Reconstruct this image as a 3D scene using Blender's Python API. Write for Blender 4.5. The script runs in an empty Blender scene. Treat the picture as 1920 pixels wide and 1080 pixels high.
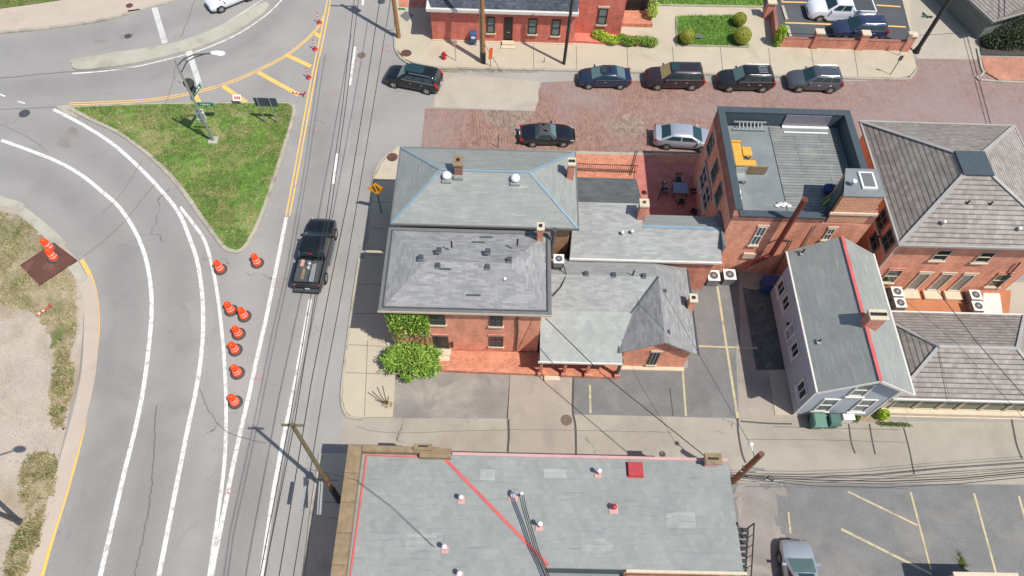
import bpy, math, random
from mathutils import Vector, Matrix
from mathutils.geometry import tessellate_polygon
random.seed(7)
R_ = math.radians
S = bpy.context.scene
col = S.collection
# ---------------------------------------------------------------- camera
CAMH = 42.5
FPX = 1331.0
RW = ((0.99956896, 0.02638255, 0.01287859),
      (0.01610912, -0.85962099, 0.51067823),
      (0.0245437, -0.51025065, -0.85967545))      # rows: world axes in (right, down, forward)
cd = bpy.data.cameras.new('camera'); cam = bpy.data.objects.new('camera', cd); col.objects.link(cam)
cd.sensor_width = 36.0; cd.lens = FPX / 1920 * 36.0; cd.clip_end = 3000; cd.clip_start = 0.5
M4 = Matrix(((RW[0][0], -RW[0][1], -RW[0][2], 0), (RW[1][0], -RW[1][1], -RW[1][2], 0),
             (RW[2][0], -RW[2][1], -RW[2][2], CAMH), (0, 0, 0, 1)))
cam.matrix_world = M4
S.camera = cam
S.render.resolution_x = 1024; S.render.resolution_y = 576
# ---------------------------------------------------------------- light
SUN_AZ, SUN_EL = 124.0, 59.5
w = bpy.data.worlds.new('World'); S.world = w; w.use_nodes = True
wn = w.node_tree.nodes; wl = w.node_tree.links
bg = wn['Background']; sky = wn.new('ShaderNodeTexSky'); sky.sky_type = 'NISHITA'; sky.sun_disc = False
sky.sun_elevation = R_(SUN_EL); sky.sun_rotation = R_(SUN_AZ)
wl.new(sky.outputs[0], bg.inputs[0]); bg.inputs[1].default_value = 0.115
ld = bpy.data.lights.new('sun', 'SUN'); ld.energy = 4.4; ld.angle = R_(0.5); ld.color = (1.0, 0.95, 0.87)
sun = bpy.data.objects.new('sun', ld); col.objects.link(sun)
sd = Vector((math.sin(R_(SUN_AZ)) * math.cos(R_(SUN_EL)), math.cos(R_(SUN_AZ)) * math.cos(R_(SUN_EL)), math.sin(R_(SUN_EL))))
sun.rotation_euler = (-sd).to_track_quat('-Z', 'Y').to_euler(); sun.location = (0, 0, 60)
S.view_settings.view_transform = 'Standard'; S.view_settings.look = 'None'
S.view_settings.gamma = 1; S.view_settings.exposure = 0.06; S.view_settings.use_curve_mapping = False
try: S.cycles.max_bounces = 6
except Exception: pass

# ---------------------------------------------------------------- measured photograph coordinates -> ground metres
def ray(px, py):
    d = ((px - 960) , (py - 540), FPX)
    return [sum(RW[i][k] * d[k] for k in range(3)) for i in range(3)]
def at(px, py, z=0.0):
    r = ray(px, py); t = (z - CAMH) / r[2]
    return Vector((r[0] * t, r[1] * t, z))
def on_y(px, py, Y):
    r = ray(px, py); t = Y / r[1]; return Vector((r[0] * t, Y, CAMH + r[2] * t))
def on_x(px, py, X):
    r = ray(px, py); t = X / r[0]; return Vector((X, r[1] * t, CAMH + r[2] * t))

# ---------------------------------------------------------------- materials
def C(r, g, b, k=0.74):
    f = lambda v: ((v / 255 + .055) / 1.055) ** 2.4 if v > 10 else v / 255 / 12.92
    return tuple(min(.9, f(v) * k) for v in (r, g, b))
class NT:
    def __init__(s, name, rough=.85, metal=0.0, coat=0.0):
        s.m = bpy.data.materials.new(name); s.m.use_nodes = True
        s.n = s.m.node_tree.nodes; s.l = s.m.node_tree.links
        s.b = s.n['Principled BSDF']; s.b.inputs['Roughness'].default_value = rough
        s.b.inputs['Metallic'].default_value = metal
        s.b.inputs['Coat Weight'].default_value = coat
        s.vec = {}
        s.m.use_backface_culling = False
    def coord(s, k='Object'):
        if k not in s.vec:
            s.vec[k] = s.n.new('ShaderNodeTexCoord').outputs[k]
        return s.vec[k]
    def noise(s, scale, detail=4, k='Object', rough=.6, stretch=None, dist=0):
        t = s.n.new('ShaderNodeTexNoise'); t.inputs['Scale'].default_value = scale
        t.inputs['Detail'].default_value = detail; t.inputs['Roughness'].default_value = rough
        t.inputs['Distortion'].default_value = dist
        v = s.coord(k)
        if stretch:
            mp = s.n.new('ShaderNodeMapping'); mp.inputs['Scale'].default_value = stretch
            s.l.new(v, mp.inputs[0]); v = mp.outputs[0]
        s.l.new(v, t.inputs['Vector']); return t.outputs['Fac']
    def ramp(s, fac, stops):
        r = s.n.new('ShaderNodeValToRGB'); e = r.color_ramp.elements
        while len(e) < len(stops): e.new(.5)
        for i, (p, c) in enumerate(stops):
            e[i].position = p; e[i].color = (c, c, c, 1) if isinstance(c, (int, float)) else (*c, 1)
        s.l.new(fac, r.inputs[0]); return r.outputs[0]
    def mix(s, a, b, f, mode='MIX'):
        x = s.n.new('ShaderNodeMix'); x.data_type = 'RGBA'; x.blend_type = mode
        for v, i in ((f, 0), (a, 6), (b, 7)):
            if isinstance(v, (int, float)): x.inputs[i].default_value = v if i == 0 else (v, v, v, 1)
            elif isinstance(v, tuple): x.inputs[i].default_value = (*v, 1)
            else: s.l.new(v, x.inputs[i])
        return x.outputs[2]
    def bump(s, h, strength=.3, dist=.02):
        b = s.n.new('ShaderNodeBump'); b.inputs['Strength'].default_value = strength; b.inputs['Distance'].default_value = dist
        s.l.new(h, b.inputs['Height']); s.l.new(b.outputs[0], s.b.inputs['Normal'])
    def out(s, c):
        if isinstance(c, tuple): s.b.inputs['Base Color'].default_value = (*c, 1)
        else: s.l.new(c, s.b.inputs['Base Color'])
        return s.m
    def mottle(s, base, amt=.15, scale=1.0, detail=5, k='Object', stretch=None):
        f = s.ramp(s.noise(scale, detail, k, stretch=stretch), [(.3, 1 - amt), (.7, 1 + amt)])
        return s.mix(base, f, 1.0, 'MULTIPLY')
def plain(name, c, rough=.6, metal=0.0, coat=0.0, amt=.08, scale=3):
    t = NT(name, rough, metal, coat); return t.out(t.mottle(c, amt, scale) if amt else c)
def crack(t, c, scale=.12, width=.012, dark=.45, thr=.5):
    """tarred / open cracks: thin cell edges, broken up by noise"""
    v = t.n.new('ShaderNodeTexVoronoi'); v.feature = 'DISTANCE_TO_EDGE'; v.inputs['Scale'].default_value = scale
    nz = t.n.new('ShaderNodeTexNoise'); nz.inputs['Scale'].default_value = .8; nz.inputs['Detail'].default_value = 6
    t.l.new(t.coord(), nz.inputs['Vector'])
    ma = t.n.new('ShaderNodeVectorMath'); ma.operation = 'MULTIPLY_ADD'
    t.l.new(nz.outputs['Color'], ma.inputs[0]); ma.inputs[1].default_value = (2.5, 2.5, 0); t.l.new(t.coord(), ma.inputs[2])
    t.l.new(ma.outputs[0], v.inputs['Vector'])
    e = t.ramp(v.outputs['Distance'], [(0, 1.0), (width * scale * 3, 0.0)])
    m = t.ramp(t.noise(.25, 3), [(thr, 0.0), (thr + .08, 1.0)])
    f = t.mix(e, m, 1.0, 'MULTIPLY')
    return t.mix(c, tuple(x * dark for x in ((.2, .19, .18))), f)
def ground(name, c, amt=.1, scale=.5, stain=None, sscale=.15, sthr=(.5, .7), cr=None, grain=.1, rough=.9, stretch=None):
    t = NT(name, rough)
    x = t.mottle(c, amt, scale, 6, stretch=stretch)
    x = t.mottle(x, amt * .6, scale * .12, 3)
    if stain: x = t.mix(x, stain, t.ramp(t.noise(sscale, 7, dist=.6), [(sthr[0], 0.0), (sthr[1], 1.0)]))
    g = t.noise(14, 4)
    x = t.mix(x, t.ramp(g, [(.3, 1 - grain), (.7, 1 + grain)]), 1.0, 'MULTIPLY')
    if cr: x = crack(t, x, *cr)
    t.bump(g, .25, .01)
    return t.out(x)
def road_mat():
    t = NT('road_asphalt', .9); c = C(172, 169, 165)
    at_ = t.n.new('ShaderNodeAttribute'); at_.attribute_name = 'wear'
    x = t.mottle(c, .06, .35, 6); x = t.mottle(x, .05, .05, 3)
    x = t.mix(x, C(150, 147, 143), t.ramp(t.noise(.09, 7, dist=.6), [(.5, 0.0), (.78, 1.0)]))
    x = t.mix(x, C(150, 148, 146), t.ramp(t.noise(.5, 6, stretch=(1, 1, 1), dist=1.2), [(.62, 0.0), (.7, .35)]))
    ad = t.n.new('ShaderNodeMath'); ad.operation = 'MULTIPLY_ADD'; t.l.new(at_.outputs['Fac'], ad.inputs[0]); ad.inputs[1].default_value = 1.0; ad.inputs[2].default_value = 1.0
    cc = t.n.new('ShaderNodeCombineColor'); [t.l.new(ad.outputs[0], cc.inputs[i]) for i in range(3)]
    x = t.mix(x, cc.outputs[0], 1.0, 'MULTIPLY')
    g = t.noise(11, 5); x = t.mix(x, t.ramp(g, [(.3, .9), (.7, 1.1)]), 1.0, 'MULTIPLY')
    x = crack(t, x, .06, .016, .5, .55); t.bump(g, .3, .01); return t.out(x)
def bricks(name, c1, c2, mort, w=.22, h=.075, m=.008, k='UV', amt=.18, rough=.9, scale=1.2, freq=.5, off=.5, bias=0.0, rot=False, streak=None):
    t = NT(name, rough)
    b = t.n.new('ShaderNodeTexBrick'); b.offset = off; b.inputs['Scale'].default_value = 1
    b.inputs['Brick Width'].default_value = w; b.inputs['Row Height'].default_value = h
    b.inputs['Mortar Size'].default_value = m; b.inputs['Mortar Smooth'].default_value = .1; b.inputs['Bias'].default_value = bias
    b.inputs['Color1'].default_value = (*c1, 1); b.inputs['Color2'].default_value = (*c2, 1); b.inputs['Mortar'].default_value = (*mort, 1)
    v = t.coord(k)
    if rot:
        mp = t.n.new('ShaderNodeMapping'); mp.inputs['Rotation'].default_value = (0, 0, R_(90)); t.l.new(v, mp.inputs[0]); v = mp.outputs[0]
    t.l.new(v, b.inputs['Vector'])
    x = t.mottle(b.outputs['Color'], amt, scale, 5, k)
    x = t.mottle(x, amt * .7, scale * .2, 3, k)
    if k == 'UV' and 'brick' in name:
        x = t.mix(x, t.ramp(t.noise(.7, 6, k, stretch=(2.2, .6, 1)), [(.35, .78), (.6, 1.05)]), 1.0, 'MULTIPLY')
    if streak:
        x = t.mix(x, streak, t.ramp(t.noise(1.3, 5, k, stretch=(.5, 3.5, 1)), [(.56, 0.0), (.7, .75)]))
    t.bump(b.outputs['Fac'], .3, -.01)
    return t.out(x)

ASPH = C(170, 169, 167); M = {}
M['road'] = road_mat()
M['road_worn'] = ground('road_asphalt_worn', C(181, 177, 170), .07, .3, C(153, 150, 145), .07, (.52, .75), (.07, .02, .5, .5), grain=.07)
M['concrete'] = ground('concrete_path', C(211, 199, 176), .05, .6, C(180, 168, 148), .25, (.58, .8), grain=.05)
M['kerb'] = ground('kerb_concrete', C(196, 188, 170), .1, 1.5, C(148, 141, 128), .8, (.5, .75), grain=.08)
M['pinkpave'] = ground('pavement_pink', C(212, 196, 180), .05, .5, C(190, 172, 155), .25, (.55, .8), grain=.05)
M['median'] = ground('median_concrete', C(200, 196, 180), .08, .8, C(168, 160, 140), .5, (.52, .75), grain=.07)
M['alley'] = ground('alley_concrete', C(186, 178, 164), .09, .6, C(162, 154, 142), .15, (.5, .7), (.11, .02, .4, .56), grain=.08)
M['slab'] = ground('concrete_slab', C(200, 190, 174), .06, .5, C(174, 165, 150), .2, (.5, .75), grain=.06)
M['lotdark'] = ground('lot_asphalt_dark', C(136, 136, 135), .13, .8, C(158, 154, 146), .35, (.52, .75), (.12, .02, .9, .56), grain=.16)
M['lotmix'] = ground('lot_asphalt_mixed', C(156, 150, 144), .16, .6, C(186, 178, 166), .35, (.48, .66), grain=.12)
M['lottan'] = ground('lot_asphalt_tan', C(184, 173, 160), .1, .5, C(160, 150, 140), .3, (.5, .7), grain=.09)
M['lotnew'] = ground('lot_asphalt_new', C(92, 96, 100), .06, .5, C(108, 110, 112), .2, (.5, .75), grain=.09)
M['gravelstrip'] = ground('strip_stone', C(104, 108, 108), .3, 1.5, C(140, 140, 130), 1.2, (.55, .7), grain=.3)
M['dirt'] = ground('dirt_ground', C(201, 188, 172), .1, .6, C(180, 162, 138), .18, (.46, .62), grain=.24)
M['drygrass'] = ground('dry_grass_ground', C(176, 160, 130), .25, 1.6, C(118, 124, 70), .5, (.5, .66), grain=.4)
M['lawn'] = ground('lawn_ground', C(104, 138, 54), .4, 2.2, C(160, 156, 100), .6, (.46, .64), grain=.6)
M['soil'] = ground('soil', C(84, 80, 74), .2, 2, grain=.3)
M['clover'] = ground('ground_cover_base', C(116, 156, 62), .3, 2.5, grain=.4)
M['rust'] = ground('rusted_steel', C(112, 74, 64), .15, 1.2, C(146, 104, 84), .6, (.56, .75), grain=.1, rough=.7)
M['brickstreet'] = bricks('brick_street', C(178, 142, 132), C(158, 126, 120), C(176, 160, 148), .11, .23, .012, 'Object', .2, scale=.9)
def patched_street():
    t = NT('brick_street', .9)
    b = t.n.new('ShaderNodeTexBrick'); b.inputs['Scale'].default_value = 1
    b.inputs['Brick Width'].default_value = .26; b.inputs['Row Height'].default_value = .12; b.inputs['Mortar Size'].default_value = .012
    b.inputs['Color1'].default_value = (*C(176, 128, 112), 1); b.inputs['Color2'].default_value = (*C(134, 92, 80), 1); b.inputs['Mortar'].default_value = (*C(182, 168, 156), 1)
    mp = t.n.new('ShaderNodeMapping'); mp.inputs['Rotation'].default_value = (0, 0, R_(90)); t.l.new(t.coord(), mp.inputs[0]); t.l.new(mp.outputs[0], b.inputs['Vector'])
    x = t.mottle(b.outputs['Color'], .18, 1.6, 6)
    x = t.mix(x, C(170, 154, 150), t.ramp(t.noise(.13, 6, dist=.5), [(.45, 0.0), (.68, .8)]))
    x = t.mix(x, C(204, 188, 172), t.ramp(t.noise(3.0, 6, stretch=(2.0, .8, 1)), [(.6, 0.0), (.8, .45)]))
    sx = t.n.new('ShaderNodeSeparateXYZ'); t.l.new(t.coord(), sx.inputs[0]); mr = t.n.new('ShaderNodeMapRange'); t.l.new(sx.outputs[0], mr.inputs[0]); mr.inputs[1].default_value = 12; mr.inputs[2].default_value = 32; mr.inputs[4].default_value = .42
    x = t.mix(x, C(166, 150, 148), mr.outputs[0])
    x = t.mix(x, C(140, 122, 112), t.ramp(t.noise(.3, 6), [(.62, 0.0), (.76, .4)]))
    t.bump(b.outputs['Fac'], .3, -.01)
    return t.out(x)
M['brickstreet'] = patched_street()
M['brickpave_old'] = bricks('brick_paving_old', C(208, 144, 118, .8), C(190, 126, 104, .8), C(190, 156, 136, .8), .2, .1, .008, 'Object', .18, scale=1.5)
M['iron_old'] = ground('old_iron', C(130, 114, 100), .12, 2, grain=.1)
M['setts'] = bricks('stone_setts', C(184, 162, 146), C(142, 116, 106), C(156, 138, 126), .13, .26, .02, 'Object', .25, scale=2)
M['brickpave'] = bricks('brick_paving', C(228, 156, 124, .78), C(206, 130, 102, .78), C(204, 146, 120, .78), .2, .1, .01, 'Object', .2, scale=1.6)
M['brickpave2'] = bricks('brick_paving_salmon', C(222, 138, 122, .76), C(208, 124, 110, .76), C(204, 138, 124, .76), .2, .1, .01, 'Object', .16, scale=1.2)
M['terracotta'] = bricks('terracotta_paving', C(214, 142, 100), C(206, 134, 92), C(200, 140, 104), .3, .3, .01, 'Object', .08, scale=.8)
M['brick'] = bricks('brick_orange', C(246, 170, 136, 1.0), C(224, 140, 110, 1.0), C(232, 188, 164, .95), .22, .075, .008, amt=.1)
M['brick_red'] = bricks('brick_red', C(228, 126, 106, .95), C(204, 104, 88, .95), C(216, 154, 138, .9), .22, .075, .007, amt=.12)
M['brick_worn'] = bricks('brick_worn', C(232, 150, 124, .88), C(204, 120, 98, .88), C(222, 180, 158, .8), .22, .075, .009, amt=.16)
M['brick_tan'] = bricks('brick_tan', C(206, 164, 122), C(184, 142, 104), C(196, 166, 136), .22, .075, .01, amt=.2)
M['brick_dark'] = bricks('brick_brown', C(186, 124, 108), C(166, 108, 94), C(176, 138, 124), .22, .075, .008, amt=.15)
M['tile_wall'] = bricks('clay_tile', C(232, 176, 142, .9), C(220, 162, 128, .9), C(190, 132, 104, .8), .45, .16, .02, amt=.12)
M['sh_teal'] = bricks('shingle_blue_green', C(172, 176, 171, .7), C(162, 167, 163, .7), C(154, 158, 155, .7), .7, .17, .006, amt=.08, scale=.9, streak=C(188, 192, 182, .74))
M['sh_grey'] = bricks('shingle_grey', C(174, 174, 173, .76), C(148, 149, 150, .76), C(146, 147, 147, .76), .5, .15, .005, amt=.1, scale=1.8, streak=C(134, 136, 138, .76))
M['sh_grey2'] = bricks('shingle_grey_light', C(182, 184, 180, .76), C(162, 164, 162, .76), C(160, 162, 160, .76), .5, .15, .005, amt=.09, scale=1.4, streak=C(144, 147, 147, .76))
M['sh_dark'] = bricks('shingle_dark', C(116, 121, 122), C(102, 107, 109), C(92, 96, 98), .5, .2, .006, amt=.12, scale=1.5, streak=C(124, 130, 130))
M['sh_flat'] = bricks('shingle_pale_blue', C(172, 175, 171, .72), C(162, 166, 163, .72), C(156, 160, 157, .72), .3, .3, .005, amt=.1, scale=.7, streak=C(140, 147, 147, .74))
def shake():
    t = NT('shake_brown', .9)
    b = t.n.new('ShaderNodeTexBrick'); b.offset = .37; b.inputs['Scale'].default_value = 1
    b.inputs['Brick Width'].default_value = .3; b.inputs['Row Height'].default_value = .3; b.inputs['Mortar Size'].default_value = .004
    b.inputs['Color1'].default_value = (*C(182, 174, 165, .78), 1); b.inputs['Color2'].default_value = (*C(160, 151, 143, .78), 1); b.inputs['Mortar'].default_value = (*C(128, 116, 108, .8), 1)
    v = t.coord('UV'); t.l.new(v, b.inputs['Vector'])
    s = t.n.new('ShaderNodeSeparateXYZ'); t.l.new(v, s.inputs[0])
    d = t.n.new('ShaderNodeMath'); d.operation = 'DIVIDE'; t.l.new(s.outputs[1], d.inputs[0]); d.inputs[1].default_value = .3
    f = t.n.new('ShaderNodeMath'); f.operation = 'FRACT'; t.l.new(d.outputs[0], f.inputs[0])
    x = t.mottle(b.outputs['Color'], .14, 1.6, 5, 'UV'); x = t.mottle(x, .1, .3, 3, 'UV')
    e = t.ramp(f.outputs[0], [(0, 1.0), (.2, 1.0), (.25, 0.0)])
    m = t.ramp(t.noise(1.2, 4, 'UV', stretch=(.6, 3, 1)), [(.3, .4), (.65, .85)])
    x = t.mix(x, C(76, 66, 62), t.mix(e, m, 1.0, 'MULTIPLY'))  # shadow under each shake course, put into the colour as dark lines
    t.bump(f.outputs[0], .5, .02); return t.out(x)
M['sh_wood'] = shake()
M['sh_flat2'] = bricks('shingle_pale_patch', C(186, 190, 184, .76), C(174, 178, 174, .76), C(164, 168, 164, .76), .3, .3, .005, amt=.08)
M['slate'] = bricks('slate', C(96, 104, 116), C(74, 80, 92), C(60, 64, 72), .3, .25, .01, amt=.3, scale=3)
M['membrane'] = ground('roof_membrane', C(142, 150, 152), .12, .8, C(160, 166, 164), .4, (.5, .72), grain=.1)
def decking():
    t = NT('weathered_decking', .8)
    b = t.n.new('ShaderNodeTexBrick'); b.inputs['Scale'].default_value = 1; b.inputs['Brick Width'].default_value = 3.6; b.inputs['Row Height'].default_value = .24; b.inputs['Mortar Size'].default_value = .022
    b.inputs['Color1'].default_value = (*C(156, 160, 157), 1); b.inputs['Color2'].default_value = (*C(138, 143, 141), 1); b.inputs['Mortar'].default_value = (*C(104, 108, 108), 1)
    t.l.new(t.coord('UV'), b.inputs['Vector'])
    x = t.mottle(b.outputs['Color'], .15, 1.5, 5)
    x = t.mix(x, C(186, 178, 156), t.ramp(t.noise(.5, 4), [(.55, 0.0), (.75, .6)])); return t.out(x)
M['deck'] = decking()
M['coping'] = plain('stone_coping', C(160, 138, 108), .85, amt=.22, scale=2.5)
M['dkmetal'] = plain('dark_flashing', C(78, 92, 100), .6, amt=.1)
M['gutter'] = plain('gutter_grey', C(126, 128, 128), .55)
M['white'] = plain('white_paint', C(226, 222, 214, .9), .55, amt=.05)
M['stone'] = plain('limestone', C(222, 206, 180, .85), .8, amt=.08)
M['black'] = plain('black_metal', (.02, .02, .022), .45)
M['dgrey'] = plain('dark_grey_metal', (.07, .075, .08), .5)
M['grey'] = plain('grey_metal', C(150, 152, 152), .5, .3)
M['galv'] = plain('galvanised', C(196, 198, 196), .4, .4)
M['whitecap'] = plain('white_metal', C(240, 240, 236, .95), .35, amt=.03)
M['blueflash'] = plain('blue_flashing', C(150, 176, 194, .7), .7, amt=.12, scale=1.2)
M['pinkflash'] = plain('red_flashing', C(226, 112, 110), .75, amt=.16, scale=1.4)
M['pinkpale'] = plain('pink_flashing', C(222, 178, 174), .75, amt=.1, scale=1)
M['redbox'] = plain('red_paint', C(196, 66, 72), .5, amt=.08)
M['ridgegrey'] = plain('ridge_metal', C(188, 186, 180), .6, amt=.08, scale=1)
M['siding'] = bricks('lap_siding', C(190, 198, 206, .85), C(186, 194, 202, .85), C(136, 144, 152, .8), 6, .15, .012, amt=.05, scale=.5)
M['greysiding'] = bricks('grey_siding', C(140, 148, 140), C(126, 134, 128), C(100, 106, 102), 6, .18, .012, amt=.14, scale=.7)
M['glass'] = NT('window_glass', .08).out(C(46, 60, 66))
M['glass_light'] = NT('window_glass_pale', .12).out(C(128, 140, 138))
M['glass_green'] = NT('window_glass_green', .1).out(C(66, 84, 70))
M['blind'] = plain('window_blind', C(170, 164, 150), .7, amt=.2, scale=6)
M['wood_y'] = bricks('yellow_timber', C(244, 190, 84, .85), C(236, 176, 72, .85), C(190, 130, 50), 2.5, .13, .012, amt=.08)
M['timber'] = plain('creosote_pole', C(176, 132, 88), .85, amt=.2, scale=4)
M['timber_dark'] = plain('dark_pole', C(66, 66, 62), .8, amt=.2, scale=4)
M['mossy'] = plain('weathered_pole', C(126, 114, 84), .85, amt=.2, scale=3)
M['rustpipe'] = plain('rust_red_pipe', C(132, 58, 50), .55, amt=.15)
M['wire'] = plain('wire_black', (.03, .03, .03), .6, amt=0)
M['tar_old'] = ground('tar_seal_old', C(128, 125, 120), .1, 2, grain=.1)
M['shortpole'] = plain('brown_pole', C(150, 112, 78), .85, amt=.2, scale=4)
M['tar'] = ground('tar_seal', C(92, 90, 86), .15, 2, grain=.1)
M['mk_white'] = ground('marking_white', C(238, 236, 230, .84), .08, 1.5, C(190, 187, 182), 2.6, (.5, .68), grain=.05)
M['mk_yellow'] = ground('marking_yellow', C(246, 196, 110, .9), .06, 1.5, C(222, 190, 140), 1.2, (.55, .8), grain=.05)
M['mk_faint'] = ground('marking_faint', C(214, 200, 160, .8), .1, 1.5, C(160, 152, 134), 1.5, (.5, .7), grain=.08)
M['mk_bar'] = ground('marking_bar', C(216, 214, 210, .85), .06, 1.2, C(188, 186, 184), .9, (.5, .75), grain=.05)
M['mk_pink'] = ground('survey_paint', C(208, 150, 148), .1, 4, C(172, 165, 163), 3, (.45, .6), grain=.1)
M['orange'] = plain('orange_plastic', C(248, 76, 30, .9), .45, amt=.05)
M['orangedk'] = plain('orange_band_dark', C(206, 50, 34, .9), .45, amt=.05)
M['reflect'] = plain('white_sheeting', C(250, 226, 214, .95), .4, amt=.05)
M['rubber'] = plain('black_rubber', C(84, 82, 82), .8, amt=.1)
M['red'] = plain('red_enamel', C(206, 40, 44, .8), .4, amt=.05)
M['green'] = plain('sign_green', C(22, 140, 106, .9), .45, amt=.03)
M['signorange'] = plain('sign_orange', C(250, 170, 30, .95), .5, amt=.04)
M['flag'] = plain('orange_fabric', C(252, 118, 50, .95), .7, amt=.06)
M['blue'] = plain('blue_enamel', C(56, 92, 140, .8), .4, amt=.06)
M['bluetarp'] = plain('blue_tarp', C(40, 70, 130, .8), .5, amt=.2)
M['bin'] = plain('bin_green', C(96, 136, 122, .85), .5, amt=.06)
M['bin2'] = plain('bin_green_dark', C(64, 104, 96, .85), .5, amt=.06)
M['purple'] = plain('pale_panel', C(150, 146, 156), .35, .2, amt=.08)
def leafmat(name, c1, c2, c3):
    t = NT(name, .6); g = t.n.new('ShaderNodeNewGeometry')
    x = t.ramp(g.outputs['Random Per Island'], [(0, c1), (.5, c2), (1, c3)])
    x = t.mottle(x, .25, .9, 3)
    t.b.inputs['Subsurface Weight'].default_value = 0
    return t.out(x)
M['leaf'] = leafmat('leaf_bright', C(66, 104, 28, .85), C(122, 164, 48, .85), C(186, 210, 96, .85))
M['leaf_box'] = leafmat('leaf_box', C(104, 120, 30, .85), C(150, 160, 50, .85), C(190, 188, 80, .85))
M['leaf_lime'] = leafmat('leaf_lime', C(120, 160, 34, .85), C(168, 204, 54, .85), C(214, 226, 84, .85))
M['leaf_dark'] = leafmat('leaf_dark', C(26, 38, 24), C(46, 64, 36), C(92, 112, 60))
M['leaf_clover'] = leafmat('leaf_clover', C(84, 132, 44, .85), C(126, 176, 60, .85), C(180, 212, 120, .85))
M['blade'] = leafmat('grass_blade', C(66, 92, 28), C(110, 134, 54), C(172, 168, 108))
M['blade_dry'] = leafmat('weed_blade', C(132, 128, 82, .9), C(176, 162, 120, .9), C(206, 192, 156, .9))
M['bark'] = plain('bark', C(96, 78, 60), .9, amt=.2)
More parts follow.
